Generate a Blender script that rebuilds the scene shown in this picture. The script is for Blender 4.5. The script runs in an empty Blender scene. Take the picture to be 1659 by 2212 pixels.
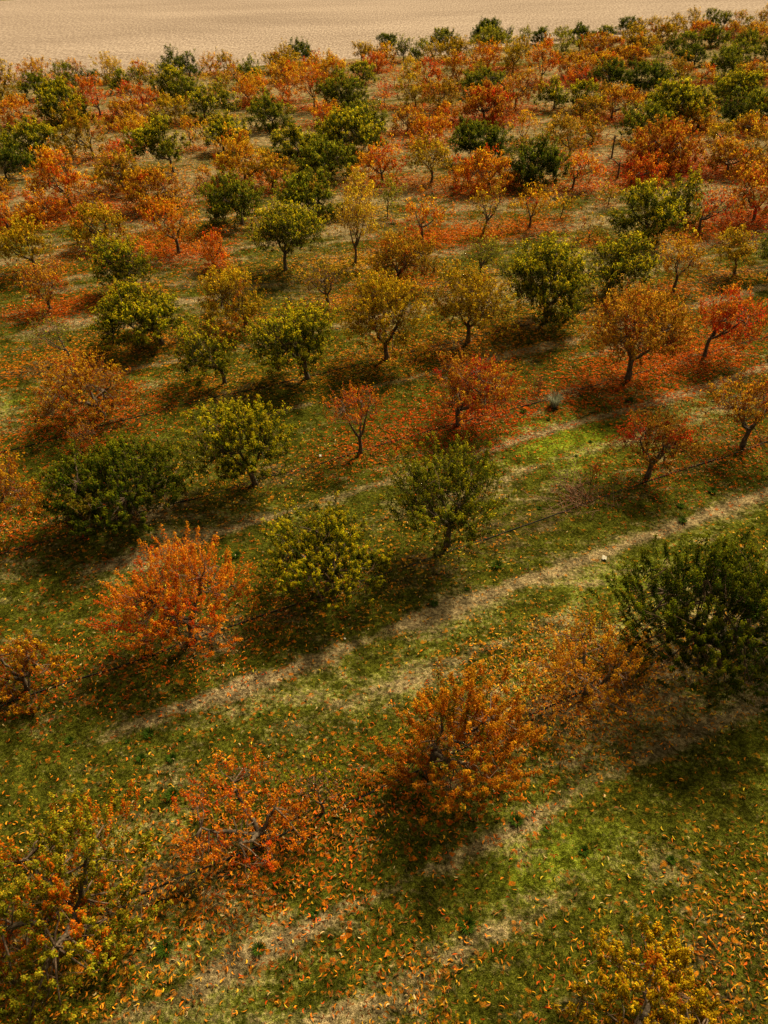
import bpy, math, numpy as np
from mathutils import Vector, Matrix
# ---------------------------------------------------------------- camera, sky, sun, exposure
scene = bpy.context.scene
col = scene.collection
PITCH, ROLL = 0.67086, -0.021832
cam_d = bpy.data.cameras.new("camera")
cam = bpy.data.objects.new("camera", cam_d)
col.objects.link(cam)
scene.camera = cam
cam_d.sensor_fit = 'VERTICAL'
cam_d.sensor_height = 24.0
cam_d.lens = 24.0 * 1640.0 / 2212.0
cam_d.clip_end = 6000.0
R0, U0, F0 = Vector((1, 0, 0)), Vector((0, math.sin(PITCH), math.cos(PITCH))), Vector((0, math.cos(PITCH), -math.sin(PITCH)))
c_, s_ = math.cos(ROLL), math.sin(ROLL)
R1, U1 = R0 * c_ + U0 * s_, U0 * c_ - R0 * s_
m = Matrix((R1, U1, -F0)).transposed().to_4x4()
m.translation = Vector((0, 0, 16.0))
cam.matrix_world = m

SUN_AZ, SUN_EL = math.radians(32.0), math.radians(46.0)     # azimuth from +Y towards +X
world = bpy.data.worlds.new("World")
scene.world = world
world.use_nodes = True
wn, wl = world.node_tree.nodes, world.node_tree.links
bg = wn['Background']
sky = wn.new('ShaderNodeTexSky')
sky.sky_type = 'NISHITA'
sky.sun_disc = False
sky.sun_elevation = SUN_EL
sky.sun_rotation = SUN_AZ
sky.dust_density = 4.0
hs = wn.new('ShaderNodeHueSaturation')
hs.inputs['Saturation'].default_value = 0.35
warm = wn.new('ShaderNodeMix')
warm.data_type = 'RGBA'
warm.blend_type = 'MULTIPLY'
warm.inputs[0].default_value = 1.0
warm.inputs[7].default_value = (1.0, 0.82, 0.42, 1)
wl.new(sky.outputs[0], hs.inputs['Color'])
wl.new(hs.outputs[0], warm.inputs[6])
wl.new(warm.outputs[2], bg.inputs['Color'])
bg.inputs['Strength'].default_value = 0.068
sun_d = bpy.data.lights.new("sun", 'SUN')
sun_d.energy = 4.7
sun_d.angle = math.radians(10.0)
sun_d.color = (1.0, 0.80, 0.47)
sun = bpy.data.objects.new("sun", sun_d)
col.objects.link(sun)
sdir = Vector((math.sin(SUN_AZ) * math.cos(SUN_EL), math.cos(SUN_AZ) * math.cos(SUN_EL), math.sin(SUN_EL)))
sun.rotation_euler = sdir.to_track_quat('Z', 'Y').to_euler()
vs = scene.view_settings
vs.view_transform = 'Standard'
vs.look = 'None'
vs.gamma = 1.0
vs.use_curve_mapping = False
vs.exposure = 0.68

# ---------------------------------------------------------------- helpers
ANG, S_ROW, R_ROW = 0.44046, 4.186, 6.437      # direction of the tree rows, spacing in and across them
ROW_O = (-6.399, 6.901)
CA, SA = math.cos(ANG), math.sin(ANG)

def to_row(x, y):
    X, Y = x - ROW_O[0], y - ROW_O[1]
    return X * CA + Y * SA, (-X * SA + Y * CA) / R_ROW

def hash2(ix, iy, seed):
    h = (ix.astype(np.int64) * 374761393 + iy.astype(np.int64) * 668265263 + seed * 1274126177) & 0x7fffffff
    h = ((h ^ (h >> 13)) * 1103515245) & 0x7fffffff
    return ((h ^ (h >> 16)) & 0xffff) / 65535.0

def vnoise(x, y, seed=0):
    ix, iy = np.floor(x), np.floor(y)
    fx, fy = x - ix, y - iy
    fx, fy = fx * fx * (3 - 2 * fx), fy * fy * (3 - 2 * fy)
    a, b = hash2(ix, iy, seed), hash2(ix + 1, iy, seed)
    c, d = hash2(ix, iy + 1, seed), hash2(ix + 1, iy + 1, seed)
    return (a * (1 - fx) + b * fx) * (1 - fy) + (c * (1 - fx) + d * fx) * fy

def fbm(x, y, seed=0, o=4):
    t, a, n = 0, .5, 0
    for i in range(o):
        t = t + a * vnoise(x * 2 ** i, y * 2 ** i, seed + i * 17)
        n += a
        a *= .55
    return t / n

def sstep(a, b, x):
    t = np.clip((x - a) / (b - a), 0, 1)
    return t * t * (3 - 2 * t)

def make_mesh(name, V, F, tot, colors=None, smooth=False):
    me = bpy.data.meshes.new(name)
    V = np.ascontiguousarray(V, np.float32)
    F = np.ascontiguousarray(F, np.int32)
    tot = np.ascontiguousarray(tot, np.int32)
    me.vertices.add(len(V)); me.vertices.foreach_set('co', V.ravel())
    me.loops.add(len(F)); me.loops.foreach_set('vertex_index', F)
    me.polygons.add(len(tot))
    st = np.concatenate([[0], np.cumsum(tot)[:-1]]).astype(np.int32)
    me.polygons.foreach_set('loop_start', st)
    me.polygons.foreach_set('loop_total', tot)
    if smooth:
        me.polygons.foreach_set('use_smooth', np.ones(len(tot), bool))
    me.update(calc_edges=True)
    if colors is not None:
        at = me.color_attributes.new('tone', 'FLOAT_COLOR', 'POINT')
        cc = np.ones((len(V), 4), np.float32)
        cc[:, :3] = colors
        at.data.foreach_set('color', cc.ravel())
    return me

def link(name, me, mat=None, parent=None):
    o = bpy.data.objects.new(name, me)
    col.objects.link(o)
    if mat:
        me.materials.append(mat)
    if parent:
        o.parent = parent
    return o

def tag(o, label=None, cat=None, group=None, kind=None):
    if label: o['label'] = label
    if cat: o['category'] = cat
    if group: o['group'] = group
    if kind: o['kind'] = kind
    return o

class MB:
    """collects pieces of one mesh"""
    def __init__(s): s.V, s.F, s.T, s.C, s.n = [], [], [], [], 0
    def add(s, V, F, T, C=None):
        s.V.append(V); s.F.append(np.asarray(F).ravel() + s.n); s.T.append(np.asarray(T)); s.n += len(V)
        s.C.append(np.zeros((len(V), 3)) if C is None else np.broadcast_to(C, (len(V), 3)))
    def mesh(s, name, smooth=False):
        return make_mesh(name, np.concatenate(s.V), np.concatenate(s.F), np.concatenate(s.T), np.concatenate(s.C), smooth)

def tube(mb, pts, rad, k=6, tone=0.0, rng=None, rough=0.0):
    pts = np.asarray(pts, float); rad = np.asarray(rad, float); n = len(pts)
    T = np.gradient(pts, axis=0); T /= np.linalg.norm(T, axis=1)[:, None] + 1e-9
    ref = np.array([1, 0, 0.]) if abs(T[0, 0]) < .8 else np.array([0, 1, 0.])
    A = np.cross(T, ref); A /= np.linalg.norm(A, axis=1)[:, None] + 1e-9
    B = np.cross(T, A)
    th = np.arange(k) * 2 * np.pi / k
    rr = rad[:, None] * np.ones(k)
    if rng is not None and rough: rr = rr * (1 + rng.normal(0, rough, (n, k)))
    V = pts[:, None, :] + rr[:, :, None] * (np.cos(th)[None, :, None] * A[:, None, :] + np.sin(th)[None, :, None] * B[:, None, :])
    i = np.arange(n - 1)[:, None] * k; j = np.arange(k)[None, :]; j2 = (j + 1) % k
    Q = np.stack([i + j, i + j2, i + k + j2, i + k + j], -1).reshape(-1, 4)
    F = np.concatenate([Q.ravel(), np.arange(k)[::-1], (n - 1) * k + np.arange(k)])
    mb.add(V.reshape(-1, 3), F, np.concatenate([np.full(len(Q), 4), [k, k]]), np.array([tone, tone, tone]))

def sticks(mb, A, B, r, tone=0.0):
    """many thin three-sided twigs at once, from points A to points B"""
    n = len(A)
    if not n: return
    D = B - A; D /= np.linalg.norm(D, axis=1)[:, None] + 1e-9
    X = np.cross(D, [0.3, 0.9, 0.1]); X /= np.linalg.norm(X, axis=1)[:, None] + 1e-9
    Y = np.cross(D, X)
    V = np.zeros((n, 6, 3))
    for q in range(3):
        o = np.cos(q * 2.0944) * X + np.sin(q * 2.0944) * Y
        V[:, q] = A + o * r; V[:, 3 + q] = B + o * r * .4
    f = np.array([0, 1, 4, 3, 1, 2, 5, 4, 2, 0, 3, 5])
    F = (np.arange(n)[:, None] * 6 + f[None]).ravel()
    mb.add(V.reshape(-1, 3), F, np.full(n * 3, 4), np.array([tone] * 3))

# ---------------------------------------------------------------- materials
def new_mat(name):
    mt = bpy.data.materials.new(name); mt.use_nodes = True
    nt = mt.node_tree; nt.nodes.clear()
    return mt, nt, nt.nodes.new('ShaderNodeOutputMaterial')

def nd(nt, t, **k):
    n = nt.nodes.new(t)
    for a, b in k.items():
        setattr(n, a, b)
    return n

def ramp(nt, src, stops):
    r = nd(nt, 'ShaderNodeValToRGB')
    el = r.color_ramp.elements
    while len(el) < len(stops): el.new(.5)
    for e, (p, c) in zip(el, stops):
        e.position = p; e.color = (*c, 1)
    nt.links.new(src, r.inputs[0])
    return r.outputs[0]

def leaf_material(name, trans=0.45, rough=.55, gain=1.0):
    mt, nt, out = new_mat(name)
    at = nd(nt, 'ShaderNodeVertexColor', layer_name='tone')
    geo = nd(nt, 'ShaderNodeNewGeometry')
    hsv = nd(nt, 'ShaderNodeHueSaturation')
    mr = nd(nt, 'ShaderNodeMapRange')
    mr.inputs[3].default_value = .75 * gain; mr.inputs[4].default_value = 1.25 * gain
    nt.links.new(geo.outputs['Random Per Island'], mr.inputs[0])
    nt.links.new(mr.outputs[0], hsv.inputs['Value'])
    nt.links.new(at.outputs[0], hsv.inputs['Color'])
    p = nd(nt, 'ShaderNodeBsdfPrincipled')
    p.inputs['Roughness'].default_value = rough
    p.inputs['Specular IOR Level'].default_value = .03
    t = nd(nt, 'ShaderNodeBsdfTranslucent')
    mx = nd(nt, 'ShaderNodeMixShader'); mx.inputs[0].default_value = trans
    nt.links.new(hsv.outputs[0], p.inputs['Base Color']); nt.links.new(hsv.outputs[0], t.inputs['Color'])
    nt.links.new(p.outputs[0], mx.inputs[1]); nt.links.new(t.outputs[0], mx.inputs[2])
    nt.links.new(mx.outputs[0], out.inputs[0])
    return mt

M_LEAF = leaf_material("autumn_leaf", .52, .6, 1.04)
M_LITTER = leaf_material("fallen_leaf", .2, .6)
M_GRASS = leaf_material("grass_blade", .3, .6)

def bark_material():
    mt, nt, out = new_mat("bark")
    geo = nd(nt, 'ShaderNodeNewGeometry')
    mp = nd(nt, 'ShaderNodeMapping'); mp.inputs['Scale'].default_value = (22, 22, 6)
    nz = nd(nt, 'ShaderNodeTexNoise'); nz.inputs['Scale'].default_value = 1.0; nz.inputs['Detail'].default_value = 5
    nt.links.new(geo.outputs['Position'], mp.inputs[0]); nt.links.new(mp.outputs[0], nz.inputs['Vector'])
    c = ramp(nt, nz.outputs['Fac'], [(.3, (.022, .015, .010)), (.52, (.075, .053, .036)), (.75, (.20, .16, .12))])
    at = nd(nt, 'ShaderNodeVertexColor', layer_name='tone')
    mx = nd(nt, 'ShaderNodeMix', data_type='RGBA')
    sep = nd(nt, 'ShaderNodeSeparateColor')
    nt.links.new(at.outputs[0], sep.inputs[0]); nt.links.new(sep.outputs[0], mx.inputs[0])
    nt.links.new(c, mx.inputs[6]); mx.inputs[7].default_value = (.20, .085, .05, 1)
    p = nd(nt, 'ShaderNodeBsdfPrincipled'); p.inputs['Roughness'].default_value = .85
    bp = nd(nt, 'ShaderNodeBump'); bp.inputs['Strength'].default_value = .8; bp.inputs['Distance'].default_value = .02
    nt.links.new(nz.outputs['Fac'], bp.inputs['Height']); nt.links.new(bp.outputs[0], p.inputs['Normal'])
    nt.links.new(mx.outputs[2], p.inputs['Base Color']); nt.links.new(p.outputs[0], out.inputs[0])
    return mt
M_BARK = bark_material()

def plain(name, c, rough=.7):
    mt, nt, out = new_mat(name)
    geo = nd(nt, 'ShaderNodeNewGeometry')
    nz = nd(nt, 'ShaderNodeTexNoise'); nz.inputs['Scale'].default_value = 9; nz.inputs['Detail'].default_value = 4
    nt.links.new(geo.outputs['Position'], nz.inputs['Vector'])
    cc = ramp(nt, nz.outputs['Fac'], [(.3, tuple(v * .6 for v in c)), (.7, tuple(min(1, v * 1.25) for v in c))])
    p = nd(nt, 'ShaderNodeBsdfPrincipled'); p.inputs['Roughness'].default_value = rough
    nt.links.new(cc, p.inputs['Base Color']); nt.links.new(p.outputs[0], out.inputs[0])
    return mt

def ground_material():
    mt, nt, out = new_mat("orchard_floor")
    L = nt.links
    geo = nd(nt, 'ShaderNodeNewGeometry')
    def noise(sc, det=4, rough=.6, rot=False, vec=None):
        n = nd(nt, 'ShaderNodeTexNoise'); n.inputs['Scale'].default_value = sc
        n.inputs['Detail'].default_value = det; n.inputs['Roughness'].default_value = rough
        L.new(vec or geo.outputs['Position'], n.inputs['Vector'])
        return n.outputs['Fac']
    mp = nd(nt, 'ShaderNodeMapping'); mp.inputs['Rotation'].default_value = (0, 0, -ANG); mp.inputs['Scale'].default_value = (.35, 1, 1)
    L.new(geo.outputs['Position'], mp.inputs[0])
    n_f = noise(38, 5, .7); n_m = noise(9, 5, .65); n_l = noise(2.2, 5, .6, vec=mp.outputs[0])
    at = nd(nt, 'ShaderNodeVertexColor', layer_name='tone')
    sep = nd(nt, 'ShaderNodeSeparateColor'); L.new(at.outputs[0], sep.inputs[0])
    nn = nd(nt, 'ShaderNodeMath', operation='ADD'); L.new(n_m, nn.inputs[0]); L.new(n_l, nn.inputs[1])
    dark = ramp(nt, n_f, [(.34, (.011, .014, .002)), (.5, (.052, .062, .006)), (.66, (.14, .138, .020))])
    brig = ramp(nt, n_f, [(.34, (.030, .045, .004)), (.5, (.14, .19, .012)), (.66, (.30, .34, .03))])
    strw = ramp(nt, n_f, [(.34, (.07, .052, .025)), (.5, (.24, .185, .10)), (.66, (.44, .35, .21))])
    soil = ramp(nt, n_f, [(.32, (.022, .015, .008)), (.5, (.065, .045, .022)), (.68, (.15, .105, .055))])
    cur = dark
    for ch, colr in ((1, brig), (2, soil), (0, strw)):
        a = nd(nt, 'ShaderNodeMath', operation='MULTIPLY_ADD')     # weight + (noise-1)*.9
        L.new(nn.outputs[0], a.inputs[0]); a.inputs[1].default_value = 1.5; L.new(sep.outputs[ch], a.inputs[2])
        r = nd(nt, 'ShaderNodeMapRange', interpolation_type='SMOOTHSTEP')
        r.inputs[1].default_value = 1.62; r.inputs[2].default_value = 2.35
        L.new(a.outputs[0], r.inputs[0])
        mx = nd(nt, 'ShaderNodeMix', data_type='RGBA')
        L.new(r.outputs[0], mx.inputs[0]); L.new(cur, mx.inputs[6]); L.new(colr, mx.inputs[7])
        cur = mx.outputs[2]
    for scl, lo_, hi_ in ((2.2, .55, 1.3), (11.0, .45, 1.35)):      # tufts, gaps and droppings: mottled ground cover
        mn = noise(scl, 3, .6)
        r = nd(nt, 'ShaderNodeMapRange'); r.inputs[1].default_value = .38; r.inputs[2].default_value = .62
        r.inputs[3].default_value = lo_; r.inputs[4].default_value = hi_
        L.new(mn, r.inputs[0])
        hv = nd(nt, 'ShaderNodeHueSaturation'); L.new(cur, hv.inputs['Color']); L.new(r.outputs[0], hv.inputs['Value'])
        cur = hv.outputs[0]
    # leaf litter too fine to model leaf by leaf: its own colour and cover, broken up by noise
    lt = nd(nt, 'ShaderNodeVertexColor', layer_name='litter')
    n_v = nd(nt, 'ShaderNodeTexVoronoi'); n_v.inputs['Scale'].default_value = 10
    L.new(geo.outputs['Position'], n_v.inputs['Vector'])
    sv = nd(nt, 'ShaderNodeSeparateColor'); L.new(n_v.outputs['Color'], sv.inputs[0])
    la = nd(nt, 'ShaderNodeMath', operation='MULTIPLY_ADD'); L.new(n_m, la.inputs[0]); la.inputs[1].default_value = .9; L.new(lt.outputs['Alpha'], la.inputs[2])
    lb = nd(nt, 'ShaderNodeMath', operation='SUBTRACT'); L.new(la.outputs[0], lb.inputs[0]); L.new(sv.outputs[0], lb.inputs[1])
    lr = nd(nt, 'ShaderNodeMapRange'); lr.inputs[1].default_value = .38; lr.inputs[2].default_value = .55
    L.new(lb.outputs[0], lr.inputs[0])
    lh = nd(nt, 'ShaderNodeHueSaturation'); L.new(lt.outputs['Color'], lh.inputs['Color'])
    lv = nd(nt, 'ShaderNodeMapRange'); lv.inputs[3].default_value = .3; lv.inputs[4].default_value = 1.5; L.new(sv.outputs[1], lv.inputs[0]); L.new(lv.outputs[0], lh.inputs['Value'])
    mx = nd(nt, 'ShaderNodeMix', data_type='RGBA'); L.new(lr.outputs[0], mx.inputs[0]); L.new(cur, mx.inputs[6]); L.new(lh.outputs[0], mx.inputs[7])
    cur = mx.outputs[2]
    p = nd(nt, 'ShaderNodeBsdfPrincipled'); p.inputs['Roughness'].default_value = .95; p.inputs['Specular IOR Level'].default_value = .0
    h = nd(nt, 'ShaderNodeMath', operation='MULTIPLY_ADD'); L.new(n_f, h.inputs[0]); h.inputs[1].default_value = .5; L.new(n_m, h.inputs[2])
    bp = nd(nt, 'ShaderNodeBump'); bp.inputs['Strength'].default_value = .9; bp.inputs['Distance'].default_value = .08
    L.new(h.outputs[0], bp.inputs['Height']); L.new(bp.outputs[0], p.inputs['Normal'])
    L.new(cur, p.inputs['Base Color']); L.new(p.outputs[0], out.inputs[0])
    return mt

def field_material(name, c0, c1, c2):
    mt, nt, out = new_mat(name)
    L = nt.links
    geo = nd(nt, 'ShaderNodeNewGeometry')
    mp = nd(nt, 'ShaderNodeMapping'); mp.inputs['Rotation'].default_value = (0, 0, -.02); mp.inputs['Scale'].default_value = (1.9, .42, 1)
    L.new(geo.outputs['Position'], mp.inputs[0])
    n1 = nd(nt, 'ShaderNodeTexNoise'); n1.inputs['Scale'].default_value = 1.9; n1.inputs['Detail'].default_value = 6; n1.inputs['Roughness'].default_value = .75
    L.new(mp.outputs[0], n1.inputs['Vector'])
    mp2 = nd(nt, 'ShaderNodeMapping'); mp2.inputs['Rotation'].default_value = (0, 0, -.02); mp2.inputs['Scale'].default_value = (.02, .05, 1)
    L.new(geo.outputs['Position'], mp2.inputs[0])
    n2 = nd(nt, 'ShaderNodeTexNoise'); n2.inputs['Scale'].default_value = 1; n2.inputs['Detail'].default_value = 5; n2.inputs['Roughness'].default_value = .6
    L.new(mp2.outputs[0], n2.inputs['Vector'])
    a = nd(nt, 'ShaderNodeMath', operation='MULTIPLY_ADD'); L.new(n2.outputs['Fac'], a.inputs[0]); a.inputs[1].default_value = .22; L.new(n1.outputs['Fac'], a.inputs[2])
    c = ramp(nt, a.outputs[0], [(.46, c0), (.61, c1), (.74, c2)])
    p = nd(nt, 'ShaderNodeBsdfPrincipled'); p.inputs['Roughness'].default_value = 1; p.inputs['Specular IOR Level'].default_value = .05
    L.new(c, p.inputs['Base Color']); L.new(p.outputs[0], out.inputs[0])
    return mt
M_GROUND = ground_material()
M_FIELD = field_material("corn_stubble", (.13, .096, .080), (.26, .205, .185), (.44, .365, .335))
M_MEADOW = field_material("meadow", (.10, .09, .03), (.17, .15, .05), (.25, .21, .08))

# ---------------------------------------------------------------- surveyed positions (metres)
# x, y, crown offset, crown width, height, crown base, leaf colours, leaf density, label
TREES = [
 (-40.24, 92.16, 0.42, 3.51, 4.45, 0.55, 'YO', 0.8, 'ochre tree left of an olive green one behind an orange-red one, far left'),
 (-42.91, 109.16, 0.34, 4.37, 2.49, 0.25, 'O', 0.6, 'wide orange tree between ochre and ochre ones, by tan field, far left'),
 (-36.85, 103.15, 0.11, 2.8, 2.76, 0.25, 'OG', 0.9, 'olive green tree between ochre and dark green ones, by tan field, far left'),
 (-37.51, 109.6, -0.05, 2.24, 2.16, 0.25, 'RB', 0.7, 'small rust brown tree between ochre and dark green ones, by tan field, far left'),
 (-40.6, 112.87, 0.0, 1.8, 1.7, 0.25, 'YO', 0.7, 'small ochre tree between orange and rust brown ones, by tan field, far left'),
 (-36.9, 95.62, -0.26, 4.31, 2.77, 0.25, 'OG', 0.9, 'wide olive green tree between ochre and olive green ones before an orange one, far left'),
 (-34.98, 104.97, 0.0, 1.5, 1.85, 0.25, 'G', 1.0, 'small dark green tree between rust brown and dark green ones, by tan field, far left'),
 (-34.23, 105.93, 0.0, 1.13, 1.66, 0.36, 'G', 1.0, 'small dark green tree between dark green and bright yellow ones, by tan field, far left'),
 (-32.76, 105.75, 0.66, 3.39, 3.15, 0.25, 'Y', 0.8, 'bright yellow tree between dark green and orange ones, by tan field, far left'),
 (-29.54, 99.17, 0.36, 2.67, 2.62, 0.25, 'OG', 0.9, 'olive green tree between bright yellow and olive green ones behind a red one, far left'),
 (-30.12, 111.29, 0.0, 2.37, 1.71, 0.25, 'O', 0.8, 'small orange tree between bright yellow and ochre ones, by tan field, far left'),
 (-27.46, 100.55, 0.14, 1.71, 2.46, 0.54, 'OG', 0.9, 'small olive green tree between olive green and ochre ones behind a red one, far left'),
 (-25.64, 100.05, -0.27, 1.97, 2.86, 0.64, 'YO', 0.9, 'small ochre tree between olive green and yellow-tipped green ones behind a red one, far left'),
 (-25.47, 109.77, 0.05, 3.02, 2.84, 0.25, 'G', 1.0, 'dark green tree between orange and dark green ones, by tan field, left part'),
 (-22.75, 107.2, 0.05, 2.58, 3.0, 0.25, 'G', 1.0, 'dark green tree between dark green and orange ones, by tan field, left part'),
 (-22.66, 94.73, 0.26, 4.11, 3.5, 0.25, 'GY', 1.0, 'yellow-tipped green tree between ochre and olive green ones behind an ochre one, left part'),
 (-19.84, 92.02, -0.25, 3.17, 2.72, 0.25, 'OG', 0.8, 'olive green tree behind a yellow-tipped green one before a dark green one, left part'),
 (-20.72, 110.54, -0.1, 2.55, 2.33, 0.25, 'O', 0.8, 'orange tree between dark green and ochre ones, by tan field, left part'),
 (-18.45, 109.1, -0.1, 2.72, 2.72, 0.25, 'YO', 0.8, 'ochre tree between orange and orange ones, by tan field, left part'),
 (-18.89, 98.87, -0.18, 1.6, 2.03, 0.26, 'Y', 0.4, 'sparse bright yellow tree between olive green and ochre ones before an orange one, left part'),
 (-17.34, 97.47, 0.0, 2.1, 2.31, 0.25, 'YO', 0.8, 'small ochre tree between bright yellow and orange ones behind a yellow-tipped green one, left part'),
 (-17.21, 106.5, -0.0, 1.9, 1.76, 0.25, 'O', 0.8, 'small orange tree between ochre and olive green ones, by tan field, left part'),
 (-14.78, 100.81, 0.23, 2.8, 3.14, 0.25, 'OG', 0.9, 'olive green tree between orange and orange ones behind an orange-red one, left part'),
 (-27.83, 85.66, -0.94, 3.92, 3.69, 0.94, 'R', 0.7, 'red tree between yellow-tipped green and red ones behind an ochre one, far left'),
 (-34.2, 82.42, -0.76, 3.79, 2.79, 0.25, 'OR', 0.8, 'orange-red tree left of a yellow-tipped green one behind a yellow-tipped green one, far left'),
 (-30.51, 83.22, -0.04, 5.12, 3.51, 0.25, 'GY', 1.0, 'wide yellow-tipped green tree between orange-red and red ones behind an ochre one, far left'),
 (-26.21, 92.13, -0.38, 2.09, 2.21, 0.25, 'R', 0.7, 'small red tree between red and red ones behind a rust brown one, far left'),
 (-24.42, 89.5, 0.28, 2.2, 2.68, 0.25, 'R', 0.8, 'small red tree between red and olive green ones behind a rust brown one, far left'),
 (-24.01, 80.75, 0.15, 3.87, 2.56, 0.25, 'RB', 0.8, 'rust brown tree between ochre and ochre ones behind an orange one, far left'),
 (-19.84, 81.48, -0.07, 4.05, 2.57, 0.25, 'YO', 0.8, 'ochre tree between rust brown and yellow-tipped green ones behind a yellow-tipped green one, left part'),
 (-23.66, 68.59, -0.97, 4.01, 4.3, 0.72, 'YO', 0.8, 'ochre tree between yellow-tipped green and orange ones behind an orange-red one, far left'),
 (-16.66, 82.19, 0.0, 2.72, 3.15, 0.25, 'GY', 1.0, 'yellow-tipped green tree between ochre and yellow-tipped green ones behind an orange one, left part'),
 (-14.65, 83.39, 0.0, 2.6, 2.92, 0.87, 'GY', 1.0, 'yellow-tipped green tree between yellow-tipped green and orange-red ones behind a yellow-tipped green one, left part'),
 (-13.16, 89.25, -0.08, 2.76, 3.01, 0.25, 'OR', 0.8, 'orange-red tree between yellow-tipped green and orange ones behind an olive green one, left part'),
 (-9.32, 117.13, -0.36, 3.82, 2.87, 0.25, 'G', 0.9, 'dark green tree between ochre and orange ones, by tan field, left part'),
 (-10.93, 110.55, -0.69, 4.51, 3.14, 0.25, 'YO', 0.8, 'wide ochre tree between olive green and dark green ones, by tan field, left part'),
 (-6.83, 107.17, 0.05, 2.58, 3.08, 0.72, 'O', 0.8, 'orange tree between dark green and pale green ones behind an orange-red one, centre'),
 (-5.41, 114.93, -0.15, 1.52, 1.66, 0.25, 'YG', 0.8, 'small pale green tree between orange and ochre ones, by tan field, centre'),
 (-10.71, 103.57, -0.0, 4.07, 2.57, 0.25, 'O', 0.8, 'orange tree between olive green and orange-red ones behind an orange-red one, left part'),
 (-12.9, 92.35, 0.17, 3.35, 2.9, 0.25, 'O', 0.8, 'orange tree between orange-red and orange-red ones behind an olive green one, left part'),
 (-9.86, 91.18, 0.74, 2.65, 2.89, 0.25, 'OR', 0.8, 'orange-red tree between orange and orange-red ones behind an olive green one, left part'),
 (-6.26, 87.57, -0.32, 3.19, 4.69, 1.23, 'OR', 0.7, 'orange-red tree between orange and orange ones behind an orange-red one, centre'),
 (-5.02, 104.98, -0.09, 4.31, 2.46, 0.25, 'O', 0.8, 'wide orange tree between orange and yellow-tipped green ones behind an olive green one, centre'),
 (-3.45, 87.03, -0.08, 4.76, 3.4, 0.25, 'OG', 1.0, 'wide olive green tree between orange-red and orange-red ones behind an orange-red one, centre'),
 (-1.16, 100.87, -0.27, 3.25, 2.54, 0.25, 'GY', 0.9, 'yellow-tipped green tree between orange and orange-red ones behind an olive green one, centre'),
 (-1.66, 116.07, 0.31, 2.67, 2.62, 0.43, 'YO', 1.0, 'ochre tree between pale green and orange ones, by tan field, centre'),
 (0.45, 109.65, -0.39, 3.12, 2.3, 0.25, 'R', 0.8, 'red tree between ochre and orange ones behind a yellow-tipped green one, centre'),
 (1.72, 116.13, -0.46, 3.38, 2.3, 0.25, 'O', 0.8, 'orange tree between ochre and olive green ones, by tan field, centre'),
 (1.93, 128.3, 0.06, 3.03, 2.27, 0.25, 'G', 1.0, 'dark green tree between ochre and olive green ones, by tan field, centre'),
 (3.91, 117.13, 0.05, 2.17, 3.14, 0.7, 'OG', 1.0, 'small olive green tree between dark green and olive green ones, by tan field, centre'),
 (5.95, 118.58, -0.1, 1.88, 2.5, 0.4, 'OG', 1.0, 'small olive green tree between olive green and pale green ones, by tan field, centre'),
 (2.22, 98.3, 0.04, 1.5, 2.5, 0.94, 'OR', 0.6, 'small orange-red tree between yellow-tipped green and bright yellow ones behind a red one, centre'),
 (1.31, 93.79, -0.05, 1.53, 2.11, 0.4, 'R', 0.6, 'small red tree between yellow-tipped green and ochre ones behind an orange-red one, centre'),
 (4.57, 105.72, 0.05, 2.55, 2.15, 0.25, 'Y', 0.9, 'bright yellow tree between orange-red and red ones behind an ochre one, centre'),
 (5.76, 98.36, 0.49, 2.74, 3.29, 0.25, 'R', 0.8, 'red tree between bright yellow and rust brown ones behind a rust-and-olive one, centre'),
 (4.16, 86.84, -0.44, 3.25, 3.22, 0.52, 'YO', 0.8, 'ochre tree between red and rust-and-olive ones behind a rust brown one, centre'),
 (10.04, 128.63, 0.11, 4.28, 2.61, 0.25, 'OG', 0.9, 'olive green tree between pale green and ochre ones, by tan field, centre'),
 (6.94, 123.35, 0.0, 1.95, 2.22, 0.25, 'YG', 0.8, 'small pale green tree between olive green and ochre ones, by tan field, centre'),
 (8.1, 118.01, -0.21, 2.29, 2.24, 0.25, 'YO', 0.8, 'small ochre tree between olive green and ochre ones, by tan field, centre'),
 (10.79, 116.57, 0.0, 4.53, 2.73, 0.25, 'YO', 0.8, 'wide ochre tree between ochre and orange-red ones, by tan field, centre'),
 (17.8, 135.01, -0.12, 5.41, 3.02, 0.25, 'G', 1.0, 'wide dark green tree between olive green and pale green ones, by tan field, right part'),
 (17.64, 126.54, -0.89, 5.32, 2.97, 0.25, 'YG', 0.9, 'wide pale green tree between ochre and pale green ones, by tan field, right part'),
 (14.16, 108.67, -0.19, 3.86, 3.32, 0.25, 'OR', 0.8, 'orange-red tree between ochre and ochre ones behind an ochre one, right part'),
 (9.35, 96.98, -0.35, 3.14, 3.6, 0.25, 'RB', 0.9, 'rust brown tree between red and ochre ones behind a rust-and-olive one, centre'),
 (12.65, 103.83, -0.05, 2.32, 2.02, 0.25, 'YO', 0.7, 'small ochre tree between rust brown and orange-red ones behind an olive green one, right part'),
 (11.66, 92.78, 0.0, 4.87, 2.74, 0.25, 'OG', 0.9, 'wide olive green tree between rust brown and red ones behind a gold-and-red one, right part'),
 (6.34, 85.01, 0.23, 3.89, 3.02, 0.25, 'OM', 0.8, 'rust-and-olive tree between ochre and orange-red ones behind an orange-red one, centre'),
 (17.22, 109.8, 0.1, 2.54, 2.95, 0.25, 'YO', 0.8, 'ochre tree between orange-red and orange-red ones behind a red one, right part'),
 (14.58, 92.02, -0.04, 1.92, 2.46, 0.33, 'R', 0.7, 'small red tree between olive green and rust brown ones behind an orange one, right part'),
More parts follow.
